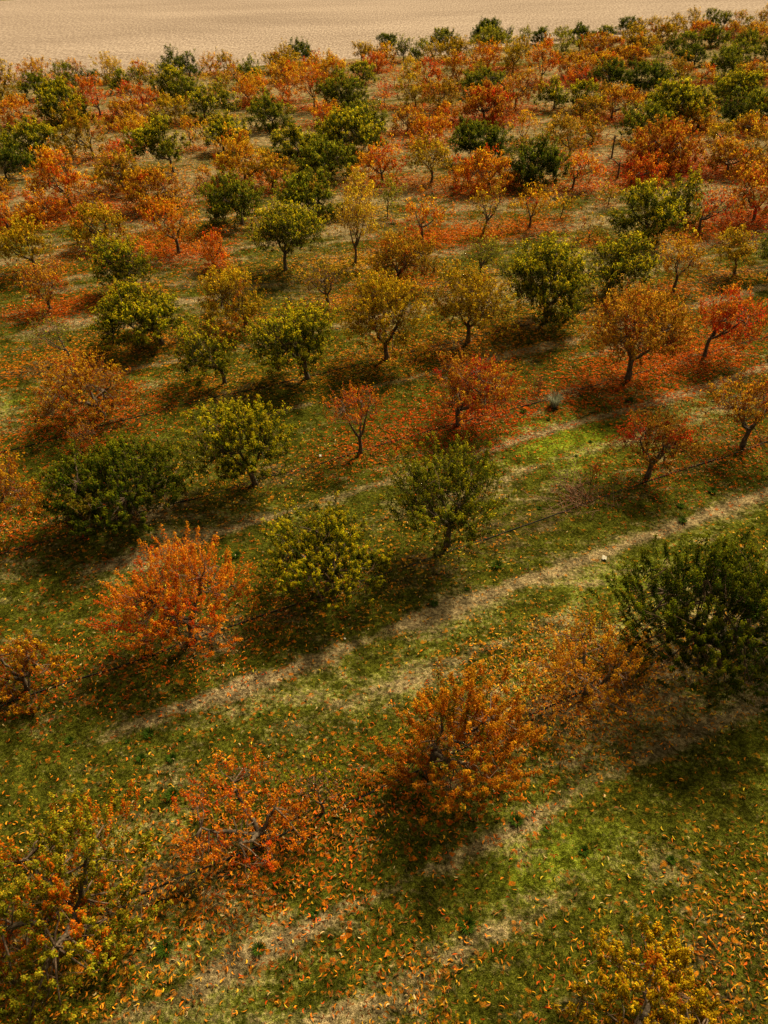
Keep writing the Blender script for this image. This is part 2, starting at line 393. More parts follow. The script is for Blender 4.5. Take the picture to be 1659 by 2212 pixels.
 (-4.78, 79.8, 0.18, 3.17, 2.07, 0.25, 'OR', 0.8, 'orange-red tree between olive green and olive green ones behind an olive green one, centre'),
 (1.07, 86.55, -0.47, 1.9, 2.02, 0.25, 'OR', 0.4, 'sparse orange-red tree between olive green and ochre ones behind an olive green one, centre'),
 (-1.07, 75.63, 0.07, 4.08, 2.87, 0.25, 'OG', 0.9, 'olive green tree between orange-red and rust brown ones behind a yellow-tipped green one, centre'),
 (-9.64, 78.31, -0.22, 3.91, 3.14, 0.25, 'OG', 1.0, 'olive green tree between yellow-tipped green and orange-red ones behind a rust-and-olive one, left part'),
 (2.87, 75.62, 0.21, 3.23, 2.45, 0.25, 'RB', 0.8, 'rust brown tree between olive green and orange-red ones behind an orange-red one, centre'),
 (6.69, 79.53, 0.0, 2.64, 1.77, 0.25, 'OR', 0.8, 'orange-red tree between rust brown and gold-and-red ones behind an orange-red one, centre'),
 (10.22, 78.98, 0.11, 5.18, 3.17, 0.25, 'GR', 1.0, 'wide gold-and-red tree between orange-red and rust brown ones behind a dark green one, right part'),
 (22.25, 130.6, 0.0, 2.28, 2.19, 0.25, 'YG', 0.9, 'small pale green tree between dark green and dark green ones, by tan field, right part'),
 (24.7, 130.21, -0.23, 2.73, 2.43, 0.25, 'G', 1.0, 'dark green tree between pale green and pale green ones, by tan field, right part'),
 (28.6, 135.01, -0.04, 2.52, 1.74, 0.25, 'YG', 0.9, 'pale green tree between dark green and dark green ones, by tan field, right part'),
 (24.97, 115.5, -0.03, 2.71, 3.34, 0.33, 'YG', 0.9, 'pale green tree behind a rust brown one before a pale green one, right part'),
 (31.22, 133.02, 0.06, 3.6, 2.2, 0.25, 'G', 1.0, 'dark green tree between pale green and olive green ones, by tan field, right part'),
 (34.93, 133.98, -0.06, 3.15, 2.23, 0.25, 'OG', 0.9, 'olive green tree between dark green and dark green ones, by tan field, right part'),
 (28.73, 123.05, -0.05, 2.05, 2.09, 0.25, 'OG', 0.9, 'small olive green tree between pale green and rust brown ones, by tan field, right part'),
 (29.99, 116.92, 0.15, 5.47, 3.05, 0.25, 'RB', 0.8, 'wide rust brown tree between olive green and ochre ones behind an orange one, right part'),
 (19.01, 98.42, 0.09, 3.54, 4.89, 0.93, 'OR', 0.8, 'orange-red tree between ochre and rust brown ones behind a yellow-tipped green one, right part'),
 (17.07, 106.91, 0.29, 3.05, 4.0, 0.61, 'YO', 0.9, 'ochre tree between orange-red and orange-red ones before a pale green one, right part'),
 (39.99, 141.2, 0.06, 3.06, 2.33, 0.25, 'G', 1.0, 'dark green tree between olive green and ochre ones, by tan field, far right'),
 (42.72, 142.67, 0.0, 2.47, 1.96, 0.25, 'YO', 0.9, 'ochre tree between dark green and ochre ones, by tan field, far right'),
 (44.71, 143.12, 0.0, 1.98, 2.1, 0.25, 'YO', 0.8, 'small ochre tree between ochre and ochre ones, by tan field, far right'),
 (36.11, 121.95, -0.11, 4.07, 3.2, 0.25, 'YO', 0.9, 'ochre tree between olive green and ochre ones behind a rust brown one, far right'),
 (37.08, 119.35, -0.53, 4.2, 2.45, 0.25, 'YO', 0.9, 'ochre tree between ochre and dark green ones behind a rust brown one, far right'),
 (42.26, 129.57, 0.06, 3.96, 3.13, 0.25, 'YO', 0.9, 'ochre tree between ochre and ochre ones, by tan field, far right'),
 (48.18, 142.71, 0.06, 2.85, 2.41, 0.25, 'YO', 0.9, 'ochre tree between ochre and ochre ones behind a dark green one, far right'),
 (49.37, 138.07, 0.0, 2.88, 3.44, 0.25, 'YO', 1.0, 'ochre tree between ochre and olive green ones, by tan field, far right'),
 (55.6, 146.92, -0.19, 2.92, 2.68, 0.25, 'OG', 0.9, 'olive green tree between ochre and olive green ones, by tan field, far right'),
 (56.79, 144.62, 0.0, 2.5, 2.79, 0.25, 'OG', 0.9, 'olive green tree between olive green and ochre ones, by tan field, far right'),
 (58.19, 142.34, -0.06, 2.35, 2.85, 0.25, 'YO', 0.9, 'small ochre tree between olive green and olive green ones, by tan field, far right'),
 (61.45, 146.28, -0.1, 1.32, 1.76, 0.3, 'OG', 0.9, 'small olive green tree between ochre and ochre ones, by tan field, far right'),
 (61.88, 141.69, 0.06, 2.83, 3.38, 0.25, 'YO', 0.9, 'ochre tree right of an olive green one, by tan field, far right'),
 (49.5, 133.87, 0.0, 3.97, 2.28, 0.25, 'OR', 0.9, 'orange-red tree between ochre and olive green ones, by tan field, far right'),
 (47.38, 123.84, 0.33, 3.91, 2.66, 0.25, 'OG', 1.0, 'olive green tree between orange-red and rust brown ones behind an olive green one, far right'),
 (42.83, 120.22, 0.0, 3.39, 2.6, 0.25, 'OG', 0.9, 'olive green tree between dark green and olive green ones before an ochre one, far right'),
 (39.7, 116.61, -0.15, 2.16, 2.4, 0.25, 'G', 1.0, 'small dark green tree behind a rust-and-olive one before an ochre one, far right'),
 (36.5, 112.72, -0.05, 1.9, 1.95, 0.25, 'YG', 0.9, 'small pale green tree behind a dark green one before an ochre one, far right'),
 (39.96, 108.41, -0.58, 3.47, 2.49, 0.25, 'G', 1.0, 'dark green tree between dark green and olive green ones behind a rust-and-olive one, far right'),
 (33.02, 110.57, -0.34, 4.02, 2.31, 0.25, 'RB', 1.0, 'rust brown tree between orange and pale green ones behind a dark green one, far right'),
 (53.48, 132.33, 0.0, 2.77, 2.21, 0.25, 'RB', 0.9, 'rust brown tree between olive green and orange ones behind an olive green one, far right'),
 (55.68, 128.58, -0.29, 4.14, 2.86, 0.25, 'O', 0.8, 'orange tree between rust brown and ochre ones behind an olive green one, far right'),
 (51.34, 121.43, 0.11, 3.63, 2.5, 0.25, 'OG', 0.9, 'olive green tree between rust brown and orange ones behind an olive green one, far right'),
 (46.15, 110.0, -0.05, 3.61, 2.3, 0.25, 'OG', 0.9, 'olive green tree behind an olive green one before an olive green one, far right'),
 (50.26, 111.94, 0.0, 3.18, 2.78, 0.25, 'OG', 0.9, 'olive green tree right of an olive green one behind a rust brown one, far right'),
 (24.13, 102.06, -0.46, 4.2, 2.84, 0.25, 'RB', 0.9, 'rust brown tree between orange-red and orange ones behind a red one, right part'),
 (28.19, 106.02, -0.05, 3.5, 2.23, 0.25, 'O', 0.9, 'orange tree between rust brown and rust brown ones behind a dark green one, right part'),
 (23.36, 96.83, -0.09, 3.66, 2.13, 0.25, 'R', 0.7, 'red tree between rust brown and dark green ones behind a yellow-tipped green one, right part'),
 (26.21, 94.98, 0.0, 4.11, 2.95, 0.25, 'G', 1.0, 'dark green tree between red and dark green ones behind a rust-and-olive one, right part'),
 (28.51, 91.99, 0.8, 4.33, 3.29, 0.31, 'G', 1.0, 'wide dark green tree behind an olive green one before a pale green one, far right'),
 (33.45, 95.9, 0.35, 3.29, 2.9, 0.25, 'OM', 0.8, 'rust-and-olive tree between dark green and orange-red ones behind a yellow-tipped green one, far right'),
 (36.94, 97.02, 0.39, 2.18, 2.09, 0.32, 'OR', 0.8, 'small orange-red tree between rust-and-olive and olive green ones behind an orange one, far right'),
 (40.56, 100.0, 0.13, 4.04, 3.48, 0.25, 'OG', 0.9, 'olive green tree between orange-red and olive green ones behind a yellow-tipped green one, far right'),
 (42.49, 96.25, -0.0, 4.16, 2.38, 0.25, 'RB', 0.9, 'rust brown tree right of an olive green one behind an olive green one, far right'),
 (36.42, 85.62, 0.0, 5.32, 2.97, 0.25, 'GY', 1.0, 'wide yellow-tipped green tree behind a dark green one before an olive green one, far right'),
 (27.01, 76.41, 0.43, 5.96, 3.91, 0.55, 'GY', 1.0, 'wide yellow-tipped green tree between rust brown and orange ones behind an orange one, far right'),
 (17.84, 84.25, -0.23, 2.93, 3.04, 0.25, 'GY', 1.0, 'yellow-tipped green tree between rust brown and yellow-tipped green ones behind a rust-and-olive one, right part'),
 (20.4, 83.24, -0.0, 3.36, 2.82, 0.25, 'GY', 1.0, 'yellow-tipped green tree between yellow-tipped green and rust-and-olive ones behind a rust-and-olive one, right part'),
 (24.77, 89.17, -0.08, 2.76, 1.67, 0.25, 'OM', 0.8, 'rust-and-olive tree between yellow-tipped green and rust brown ones behind a rust brown one, right part'),
 (20.77, 80.15, -0.15, 3.25, 2.08, 0.25, 'OM', 0.8, 'rust-and-olive tree between yellow-tipped green and rust brown ones behind a rust-and-olive one, right part'),
 (22.28, 79.11, 1.02, 4.09, 3.0, 0.25, 'RB', 0.7, 'rust brown tree between rust-and-olive and yellow-tipped green ones behind an olive green one, far right'),
 (14.07, 84.8, 0.47, 3.42, 3.66, 0.68, 'RB', 0.8, 'rust brown tree between red and yellow-tipped green ones behind an orange one, right part'),
 (32.49, 75.88, -0.07, 2.4, 2.81, 0.25, 'G', 1.0, 'dark green tree between orange and olive green ones behind an ochre one, far right'),
 (34.2, 75.2, 0.42, 3.64, 3.33, 0.37, 'OG', 1.0, 'olive green tree right of a dark green one behind an orange one, far right'),
 (-33.03, 72.44, 0.0, 1.63, 2.24, 0.42, 'GY', 1.0, 'small yellow-tipped green tree left of a yellow-tipped green one before an orange-red one, far left'),
 (-27.93, 68.2, -0.45, 4.25, 3.04, 0.65, 'GY', 1.0, 'yellow-tipped green tree between yellow-tipped green and ochre ones behind a dark green one, far left'),
 (-29.02, 63.22, 0.66, 2.78, 2.78, 0.35, 'G', 1.0, 'dark green tree left of a yellow-tipped green one behind a rust brown one, far left'),
 (-21.45, 73.35, 0.14, 3.29, 2.39, 0.25, 'O', 0.8, 'orange tree between ochre and yellow-tipped green ones behind a red one, far left'),
 (-16.16, 64.2, -1.01, 4.1, 3.93, 0.96, 'GY', 1.0, 'yellow-tipped green tree between orange and orange ones behind a rust brown one, left part'),
 (-16.08, 71.32, 0.4, 2.01, 2.8, 0.55, 'O', 0.8, 'small orange tree behind a rust brown one before a yellow-tipped green one, left part'),
 (-13.06, 70.41, 0.33, 3.57, 3.1, 0.25, 'GY', 1.0, 'yellow-tipped green tree between orange and olive green ones behind an orange one, left part'),
 (-21.6, 55.65, -0.54, 4.14, 3.82, 0.6, 'OR', 0.8, 'orange-red tree between dark green and rust-and-olive ones behind an orange-red one, far left'),
 (-21.51, 67.81, 0.06, 2.18, 1.72, 0.25, 'R', 0.7, 'small red tree between yellow-tipped green and yellow-tipped green ones behind a rust-and-olive one, far left'),
 (-18.85, 59.4, -0.11, 4.59, 2.45, 0.25, 'OM', 0.8, 'wide rust-and-olive tree between orange-red and rust brown ones behind a rust brown one, far left'),
 (-15.7, 54.36, 0.32, 4.38, 2.72, 0.43, 'RB', 0.9, 'wide rust brown tree between rust-and-olive and rust brown ones behind an orange-red one, left part'),
 (-12.61, 59.13, -0.09, 1.54, 1.61, 0.25, 'RB', 0.7, 'small rust brown tree behind an olive green one before an orange one, left part'),
 (-10.04, 61.39, -0.44, 3.95, 3.33, 0.25, 'O', 0.9, 'orange tree between yellow-tipped green and rust-and-olive ones behind an olive green one, left part'),
 (-8.87, 50.78, -0.56, 4.14, 3.15, 0.44, 'OG', 1.0, 'olive green tree between rust brown and olive green ones before an orange one, left part'),
 (-27.39, 58.29, 0.06, 1.92, 1.45, 0.25, 'RB', 0.8, 'small rust brown tree left of an orange-red one behind an orange-red one, far left'),
 (-24.39, 51.19, -0.05, 2.54, 2.25, 0.25, 'OR', 0.8, 'orange-red tree left of an orange-red one behind an ochre one, far left'),
 (-22.67, 52.12, 0.26, 2.79, 2.15, 0.25, 'OR', 0.8, 'orange-red tree between orange-red and rust brown ones behind an ochre one, far left'),
 (-19.2, 54.09, -0.8, 2.66, 2.11, 0.25, 'RB', 0.5, 'sparse rust brown tree between orange-red and rust brown ones behind an ochre one, far left'),
 (-16.81, 47.28, -0.43, 4.11, 2.46, 0.37, 'YO', 0.8, 'ochre tree between orange-red and orange-red ones behind a yellow-tipped green one, far left'),
 (-12.01, 45.72, -0.37, 3.72, 3.09, 1.15, 'OR', 0.7, 'orange-red tree between ochre and yellow-tipped green ones behind a vivid orange one, left part'),
 (-19.55, 42.7, -0.47, 3.62, 2.9, 0.87, 'YO', 0.9, 'ochre tree left of an ochre one behind a rust brown one, far left'),
 (-13.28, 39.89, -0.42, 3.01, 3.01, 0.47, 'GY', 1.0, 'yellow-tipped green tree between ochre and vivid orange ones behind a yellow-tipped green one, far left'),
 (-9.47, 43.25, 0.09, 1.96, 2.26, 0.25, 'BO', 0.9, 'small vivid orange tree between yellow-tipped green and rust-and-olive ones behind an ochre one, left part'),
 (-17.06, 37.61, 0.12, 2.64, 2.12, 0.85, 'RB', 0.7, 'dull brown red fruit tree with crooked trunk, below the golden tree at the left edge'),
 (-10.37, 33.36, -0.95, 4.55, 2.69, 0.5, 'GY', 1.0, 'broad dark green fruit tree leaning left of its thin trunk, above yellow litter'),
 (-14.18, 31.81, -0.67, 2.41, 2.32, 0.76, 'YG', 0.3, 'sparse pale yellow green sapling with thin bare stems, above the rust tree on the left'),
 (-6.57, 34.86, -0.61, 3.41, 3.13, 0.53, 'YO', 0.9, 'wide ochre fruit tree left of and behind the dark green tree with golden tips'),
 (-6.79, 29.33, -0.7, 2.81, 2.67, 0.7, 'GY', 0.9, 'small green fruit tree with yellow tips, touching the top of the big round green tree'),
 (-11.38, 26.8, -0.47, 4.65, 2.71, 0.48, 'RB', 0.6, 'large open rust tree with red patches and dark forked limbs, below the pale sapling'),
 (-5.32, 42.57, 0.31, 3.96, 3.4, 1.5, 'GY', 1.0, 'dark green fruit tree with bright yellow tufts and thin trunk, left of the yellow trees'),
 (-3.9, 52.26, -0.7, 4.5, 2.76, 0.25, 'OG', 1.0, 'wide olive green tree behind a yellow-tipped green one before an olive green one, centre'),
 (-1.22, 53.0, 0.0, 2.3, 2.64, 0.25, 'Y', 0.8, 'small bright yellow tree between olive green and pale green ones before an orange-red one, centre'),
 (-1.33, 43.54, 0.18, 2.42, 4.01, 1.5, 'Y', 0.75, 'bright yellow tree between olive green and pale green ones behind a rust-and-olive one, centre'),
 (0.66, 51.49, 0.24, 1.74, 2.5, 0.69, 'YG', 0.8, 'small pale green tree between bright yellow and orange-red ones behind a rust-and-olive one, centre'),
 (-2.84, 68.89, 0.52, 5.72, 3.17, 0.25, 'GY', 1.0, 'wide yellow-tipped green tree behind an olive green one before an olive green one, centre'),
 (-6.43, 66.54, -0.06, 4.42, 2.67, 0.25, 'GY', 1.0, 'wide yellow-tipped green tree between orange and olive green ones behind a rust-and-olive one, left part'),
 (-4.15, 61.35, 0.29, 4.83, 2.72, 0.25, 'OG', 1.0, 'wide olive green tree between rust-and-olive and orange-red ones behind an olive green one, centre'),
 (-7.67, 58.87, 0.0, 3.87, 2.47, 0.57, 'OM', 0.9, 'rust-and-olive tree between orange and olive green ones behind a yellow-tipped green one, left part'),
 (0.4, 59.26, -0.21, 3.44, 3.13, 0.42, 'OR', 0.8, 'orange-red tree between olive green and ochre ones behind a pale green one, centre'),
 (4.06, 59.34, -0.28, 3.5, 3.31, 1.22, 'YO', 0.8, 'ochre tree between orange-red and dark green ones behind an orange-red one, centre'),
 (8.17, 65.07, 0.09, 4.77, 3.19, 0.28, 'G', 1.0, 'wide dark green tree between orange-red and orange ones behind an orange-red one, right part'),
 (8.08, 57.25, -0.56, 4.9, 2.6, 0.25, 'OR', 0.8, 'wide orange-red tree between ochre and dark green ones behind an ochre one, right part'),
 (11.29, 58.1, 0.11, 4.62, 3.18, 0.25, 'G', 1.0, 'wide dark green tree between orange-red and orange-red ones behind an orange one, right part'),
 (6.62, 48.01, 0.27, 2.66, 2.94, 0.76, 'YO', 0.5, 'sparse ochre tree between orange-red and orange ones behind a pale green one, right part'),
 (2.72, 46.93, 0.07, 3.13, 2.65, 0.68, 'OR', 0.6, 'orange-red tree between bright yellow and ochre ones behind a rust-and-olive one, centre'),
 (4.32, 71.47, 0.34, 3.62, 2.61, 0.25, 'OR', 0.8, 'orange-red tree between rust brown and orange-red ones behind an ochre one, centre'),
 (0.98, 39.8, 0.21, 4.01, 2.76, 0.72, 'OM', 0.9, 'olive and rust fruit tree with low right limb, above the broad golden olive tree'),
 (-2.64, 37.43, -0.24, 2.71, 2.47, 0.69, 'YO', 0.4, 'thin sparse golden tree with bare forked limbs, right of the wide ochre tree'),
 (0.28, 31.28, -0.13, 4.2, 4.01, 1.02, 'YO', 0.9, 'broad golden olive fruit tree with a straight grey trunk, right of the dark green tree'),
 (-3.2, 29.59, -0.54, 4.11, 3.25, 1.28, 'GY', 1.0, 'big dark green fruit tree with golden tips, sparse leaves right of its slanted trunk'),
 (5.62, 40.9, 0.13, 2.05, 2.35, 0.4, 'YG', 0.6, 'small upright light green tree standing behind the ochre tree in mid orchard'),
 (4.1, 32.81, 0.02, 3.99, 3.35, 1.07, 'YO', 0.95, 'bushy ochre fruit tree with a short straight trunk, left of the large dark green tree'),
 (-0.85, 23.65, -0.12, 2.49, 2.7, 1.5, 'R', 0.5, 'slender red and orange tree with thin curved stems, right of the big round green tree'),
 (2.97, 25.55, 0.58, 4.14, 2.99, 1.0, 'GR', 0.7, 'low wide tree with upright golden and red plumes on a dark forked trunk'),
 (8.07, 34.82, 0.0, 4.69, 4.05, 0.7, 'GY', 1.0, 'largest dark green fruit tree in the middle rows, yellow tufts on top, straight trunk'),
 (12.09, 38.44, 0.53, 3.42, 2.93, 0.25, 'GY', 0.95, 'second dark green tree right of the largest one, behind the wide orange tree'),
 (15.46, 38.25, 0.12, 2.76, 2.91, 0.89, 'O', 0.6, 'open orange fruit tree with leaning dark trunk and crooked low limb, over red litter'),
 (19.42, 40.28, -0.34, 2.36, 2.65, 0.57, 'YO', 0.9, 'olive gold fruit tree over bright orange litter, near the right edge'),
 (20.99, 39.79, 0.0, 1.84, 2.71, 0.8, 'OG', 0.9, 'olive green fruit tree cut by the right edge, beside the olive gold tree'),
 (10.56, 28.94, 0.1, 5.04, 4.02, 1.38, 'OO', 0.85, 'wide orange gold fruit tree with long bare limbs and thick grey trunk, over red litter'),
 (14.47, 30.76, 0.8, 2.98, 3.34, 0.86, 'R', 0.8, 'red and rust fruit tree with dark leaning trunk, right of the wide orange gold tree'),
 (17.17, 28.67, -0.46, 1.45, 1.65, 0.45, 'OG', 0.7, 'dark olive tree mostly beyond the right edge, above the rust tree over red litter'),
 (13.5, 23.65, -0.17, 3.41, 2.79, 1.16, 'RB', 0.6, 'open rust tree with bare dark limbs at the right edge over red litter'),
 (16.11, 45.56, -0.23, 3.99, 3.83, 0.25, 'GY', 1.0, 'round dark green tree with leaves hanging to the ground, front one of a dark pair'),
 (19.55, 49.63, 0.07, 2.53, 3.0, 0.37, 'GY', 1.0, 'dark green tree tucked behind the right shoulder of the round dark green one'),
 (19.77, 47.18, 0.95, 3.34, 2.63, 1.03, 'R', 0.5, 'sparse red tree between yellow-tipped green and gold-and-red ones behind an ochre one, far right'),
 (23.92, 49.12, -0.3, 3.74, 3.57, 0.78, 'GR', 0.9, 'gold-and-red tree right of a red one behind a red one, far right'),
 (22.34, 62.42, -0.18, 6.1, 3.37, 0.25, 'GR', 1.0, 'wide gold-and-red tree between olive green and ochre ones behind a red one, far right'),
 (18.58, 58.22, 0.85, 3.5, 1.93, 0.25, 'R', 0.7, 'red tree between orange-red and rust brown ones behind a yellow-tipped green one, far right'),
 (14.11, 57.22, 0.55, 2.95, 2.65, 0.72, 'OR', 0.7, 'orange-red tree between dark green and red ones behind an ochre one, right part'),
 (9.63, 48.87, 0.31, 2.84, 2.69, 0.93, 'O', 0.6, 'orange tree between ochre and ochre ones behind a yellow-tipped green one, right part'),
 (26.24, 60.0, 0.06, 4.51, 2.56, 0.25, 'RB', 0.8, 'wide rust brown tree between gold-and-red and rust-and-olive ones behind a gold-and-red one, far right'),
 (29.63, 60.93, -0.41, 2.93, 3.23, 0.36, 'OM', 0.8, 'rust-and-olive tree right of a rust brown one behind a gold-and-red one, far right'),
 (12.79, 46.07, 0.0, 1.87, 1.92, 0.25, 'OM', 0.5, 'sparse rust-and-olive tree between orange-red and yellow-tipped green ones behind a yellow-tipped green one, right part'),
 (15.69, 53.09, -0.1, 1.15, 1.45, 0.25, 'YO', 0.25, 'sparse ochre tree between ochre and yellow-tipped green ones behind a rust-and-olive one, right part'),
 (11.91, 50.4, 0.25, 1.21, 1.88, 0.62, 'YO', 0.2, 'sparse ochre tree between orange and ochre ones behind a rust-and-olive one, right part'),
 (15.67, 65.79, -0.87, 3.12, 3.58, 0.25, 'OM', 0.8, 'rust-and-olive tree between orange and rust-and-olive ones behind an orange-red one, right part'),
 (18.52, 70.3, -0.26, 2.64, 2.36, 0.42, 'OM', 0.8, 'rust-and-olive tree between rust-and-olive and olive green ones behind an orange-red one, right part'),
 (23.07, 70.99, -0.13, 4.0, 3.03, 0.25, 'OG', 0.8, 'olive green tree between rust-and-olive and orange ones behind a gold-and-red one, far right'),
 (29.03, 74.84, -0.35, 4.04, 2.32, 0.25, 'O', 0.8, 'orange tree between yellow-tipped green and dark green ones behind an ochre one, far right'),
 (29.33, 69.86, -0.13, 2.37, 1.6, 0.25, 'YO', 0.8, 'small ochre tree between orange and orange ones behind a rust brown one, far right'),
 (32.96, 72.07, -0.21, 3.09, 1.84, 0.25, 'O', 0.7, 'orange tree between ochre and rust-and-olive ones behind a rust-and-olive one, far right'),
 (12.4, 70.03, 0.07, 1.98, 2.84, 0.62, 'O', 0.7, 'small orange tree between dark green and rust-and-olive ones behind a dark green one, right part'),
 (-12.85, 19.52, 0.54, 2.77, 3.18, 1.06, 'RB', 0.75, 'rust orange tree with a red patch and bare limbs, cut by the left edge'),
 (-8.64, 20.21, -0.24, 5.19, 2.91, 0.42, 'G', 1.0, 'very broad low dark green tree, left side, below the open rust tree with red patches'),
 (-11.04, 24.49, -0.18, 1.07, 1.45, 0.25, 'RB', 0.6, 'small rust red sapling behind the very broad dark green tree'),
 (-4.56, 21.83, -0.3, 3.83, 3.41, 0.86, 'GY', 1.0, 'big round green tree with yellow tufts, above its short trunk, left of centre'),
 (-5.4, 14.53, -0.26, 3.9, 3.44, 0.76, 'BO', 0.7, 'brilliant orange tree with upright plumes and pale bare limbs, the brightest in the orchard'),
 (-1.68, 16.4, -0.17, 4.03, 2.63, 0.7, 'GY', 0.9, 'ragged green tree with several tall sprays of leaves, right of the brilliant orange tree'),
 (2.0, 18.35, -0.11, 3.82, 3.65, 1.31, 'OG', 0.9, 'round olive green tree on a clear Y shaped trunk, near the centre of the orchard'),
 (-9.51, 12.92, 0.03, 2.51, 2.15, 0.12, 'RB', 0.6, 'rust red and olive tree with a bare curved limb reaching right, left edge'),
 (8.97, 13.28, -0.69, 4.84, 4.25, 0.45, 'G', 1.0, 'huge dark green tree with leaves drooping to the ground, near the right edge'),
 (11.79, 14.02, -0.82, 2.55, 3.08, 0.43, 'G', 1.0, 'dark green tree cut by the right edge, touching the huge dark green one'),
 (5.13, 12.34, 0.0, 3.05, 2.53, 0.45, 'SO', 0.45, 'thin orange and olive tree with bare limbs over a thick orange leaf carpet'),
 (0.91, 10.14, 0.76, 3.16, 3.74, 0.12, 'RO', 0.85, 'dense rust orange and olive tree in the lower middle, between two sparse orange trees'),
 (-2.73, 8.6, -0.43, 3.15, 1.96, 0.45, 'BO', 0.38, 'nearly bare orange tree with twisted pale limbs over scattered orange leaves'),
 (-1.53, 9.26, -0.08, 1.15, 1.65, 0.45, 'OG', 0.45, 'thin green upright sapling beside the nearly bare orange tree'),
 (-6.14, 6.79, -0.49, 4.33, 3.03, 0.12, 'MX', 0.8, 'large green and yellow tree with orange leaves at left, bottom left corner'),
 (4.34, 4.74, 0.18, 3.21, 1.95, 0.12, 'YO', 0.8, 'golden ochre tree cut off by the bottom edge, right of centre'),
 (0.39, 4.23, 0.39, 1.21, 1.71, 0.12, 'YO', 0.7, 'small yellow ochre tree top poking up at the bottom edge, left of the golden one'),
 (9.43, 21.82, 0.01, 3.26, 2.58, 1.01, 'RG', 0.8, 'dark red and olive tree with a slim straight trunk, standing alone by the straw track'),
]
EDGE = ((-48.99, 105.32), (-43.16, 105.23), (-34.53, 108.01), (-21.81, 111.15), (-12.87, 116.58), (-6.78, 118.49), (1.39, 120.19), (9.74, 121.5), (20.32, 128.0), (30.43, 131.29), (42.0, 135.65), (65.46, 148.11), (78.96, 153.69))
BRIGHT = ((6.18, 23.91, 1.9, 0.8), (4.33, 7.33, 1.5, 0.2), (3.25, 26.2, 1.5, 0.0), (-10.64, 30.75, 1.4, 0.4), (-2.99, 20.42, 1.5, 0.3), (7.92, 24.65, 1.5, 0.7), (4.13, 8.64, 1.6, 0.12), (3.79, 12.72, 0.5, 0.3), (-5.65, 18.35, 1.5, 0.2), (1.68, 15.28, 0.8, 0.1), (2.73, 8.15, 0.9, 0.3))
LITTER_SPOTS = ((5.01, 13.31, 1.7, 1.1, 900, 'ooyy'), (3.07, 13.69, 1.2, 0.8, 240, 'ooy'), (7.28, 7.55, 1.3, 0.9, 200, 'ooy'), (7.07, 13.57, 1.5, 0.8, 200, 'oyy'), (11.54, 17.57, 1.5, 0.8, 140, 'oy'), (-16.07, 31.44, 3.5, 1.6, 500, 'oor'), (-13.91, 47.13, 3, 1.6, 260, 'rro'), (5.36, 48.45, 4, 1.8, 330, 'rro'), (12.96, 30.54, 3, 1.4, 380, 'rrr'), (3.32, 26.92, 2.5, 1.2, 260, 'rrr'), (-11.87, 20.47, 2.0, 1.2, 220, 'rro'), (-2.13, 9.22, 1.2, 0.7, 420, 'oor'), (-0.82, 6.36, 1.2, 0.7, 160, 'oor'), (0.43, 5.76, 1.0, 0.5, 170, 'ooy'), (-6.83, 5.82, 1.2, 0.7, 150, 'oyy'), (-2.42, 7.86, 2.0, 0.6, 240, 'oor'), (16.56, 34.21, 2, 1, 150, 'rro'), (5.6, 5.42, 1.4, 0.7, 260, 'ooy'), (7.3, 6.63, 1.0, 0.6, 160, 'ooy'), (-16.27, 38.16, 3, 1.2, 240, 'rro'), (-13.47, 26.19, 3, 0.9, 260, 'rro'), (-8.42, 17.57, 2.2, 0.7, 120, 'rro'))
TUSSOCKS = ((-6.47, 11.26, 0.06), (-5.98, 11.47, 0.158), (-6.0, 10.75, 0.116), (-5.13, 11.29, 0.074), (-5.05, 9.77, 0.172), (-5.25, 10.73, 0.13), (-1.59, 7.04, 0.088), (-4.51, 6.44, 0.186), (-2.65, 6.4, 0.144), (5.97, 8.0, 0.102), (3.44, 8.76, 0.06), (2.8, 8.94, 0.158), (4.16, 8.24, 0.116), (2.43, 16.37, 0.074), (1.49, 6.75, 0.172), (1.42, 15.76, 0.13), (5.26, 20.13, 0.088), (3.49, 17.36, 0.186), (5.71, 26.46, 0.144), (6.63, 25.89, 0.102), (7.18, 23.25, 0.06), (9.87, 19.35, 0.158), (10.05, 20.13, 0.116), (7.9, 24.16, 0.074), (10.2, 27.19, 0.172), (6.75, 28.7, 0.13), (3.76, 23.38, 0.088), (11.4, 20.95, 0.186), (-4.44, 26.89, 0.144), (-14.97, 34.0, 0.102), (-14.25, 33.47, 0.06), (-11.27, 35.91, 0.158), (-15.09, 41.93, 0.116), (8.66, 41.94, 0.074), (9.7, 43.33, 0.172), (7.02, 13.41, 0.13), (5.89, 30.21, 0.088), (2.69, 24.05, 0.186), (2.35, 12.91, 0.144), (-7.92, 11.32, 0.102), (-3.29, 11.96, 0.06), (-4.73, 18.1, 0.158), (-2.85, 18.49, 0.116))
SCRUBS = ((6.69, 20.59, 1.5, 0.5, 60, 'low brown scrub patch with orange tinge where a tree is missing from its row', [(0.1, 0.06, 0.02), (0.09, 0.09, 0.02), (0.3, 0.1, 0.02)], 500), (7.52, 21.78, 0.35, 1.1, 10, 'thin orange-red weed stem standing beside the brown scrub patch', [(0.4, 0.08, 0.01), (0.4, 0.2, 0.02)], 130), (6.52, 27.92, 0.5, 1.3, 12, 'spindly orange weed next to the low gold and red tree', [(0.35, 0.1, 0.01), (0.3, 0.14, 0.02)], 120), (-10.43, 20.17, 0.45, 0.4, 30, 'small dark green bush below the very broad dark tree', [(0.03, 0.05, 0.01)], 260), (-13.8, 27.47, 0.5, 0.9, 16, 'dark reddish weed clump on the straw track at the left', [(0.12, 0.05, 0.02)], 120))
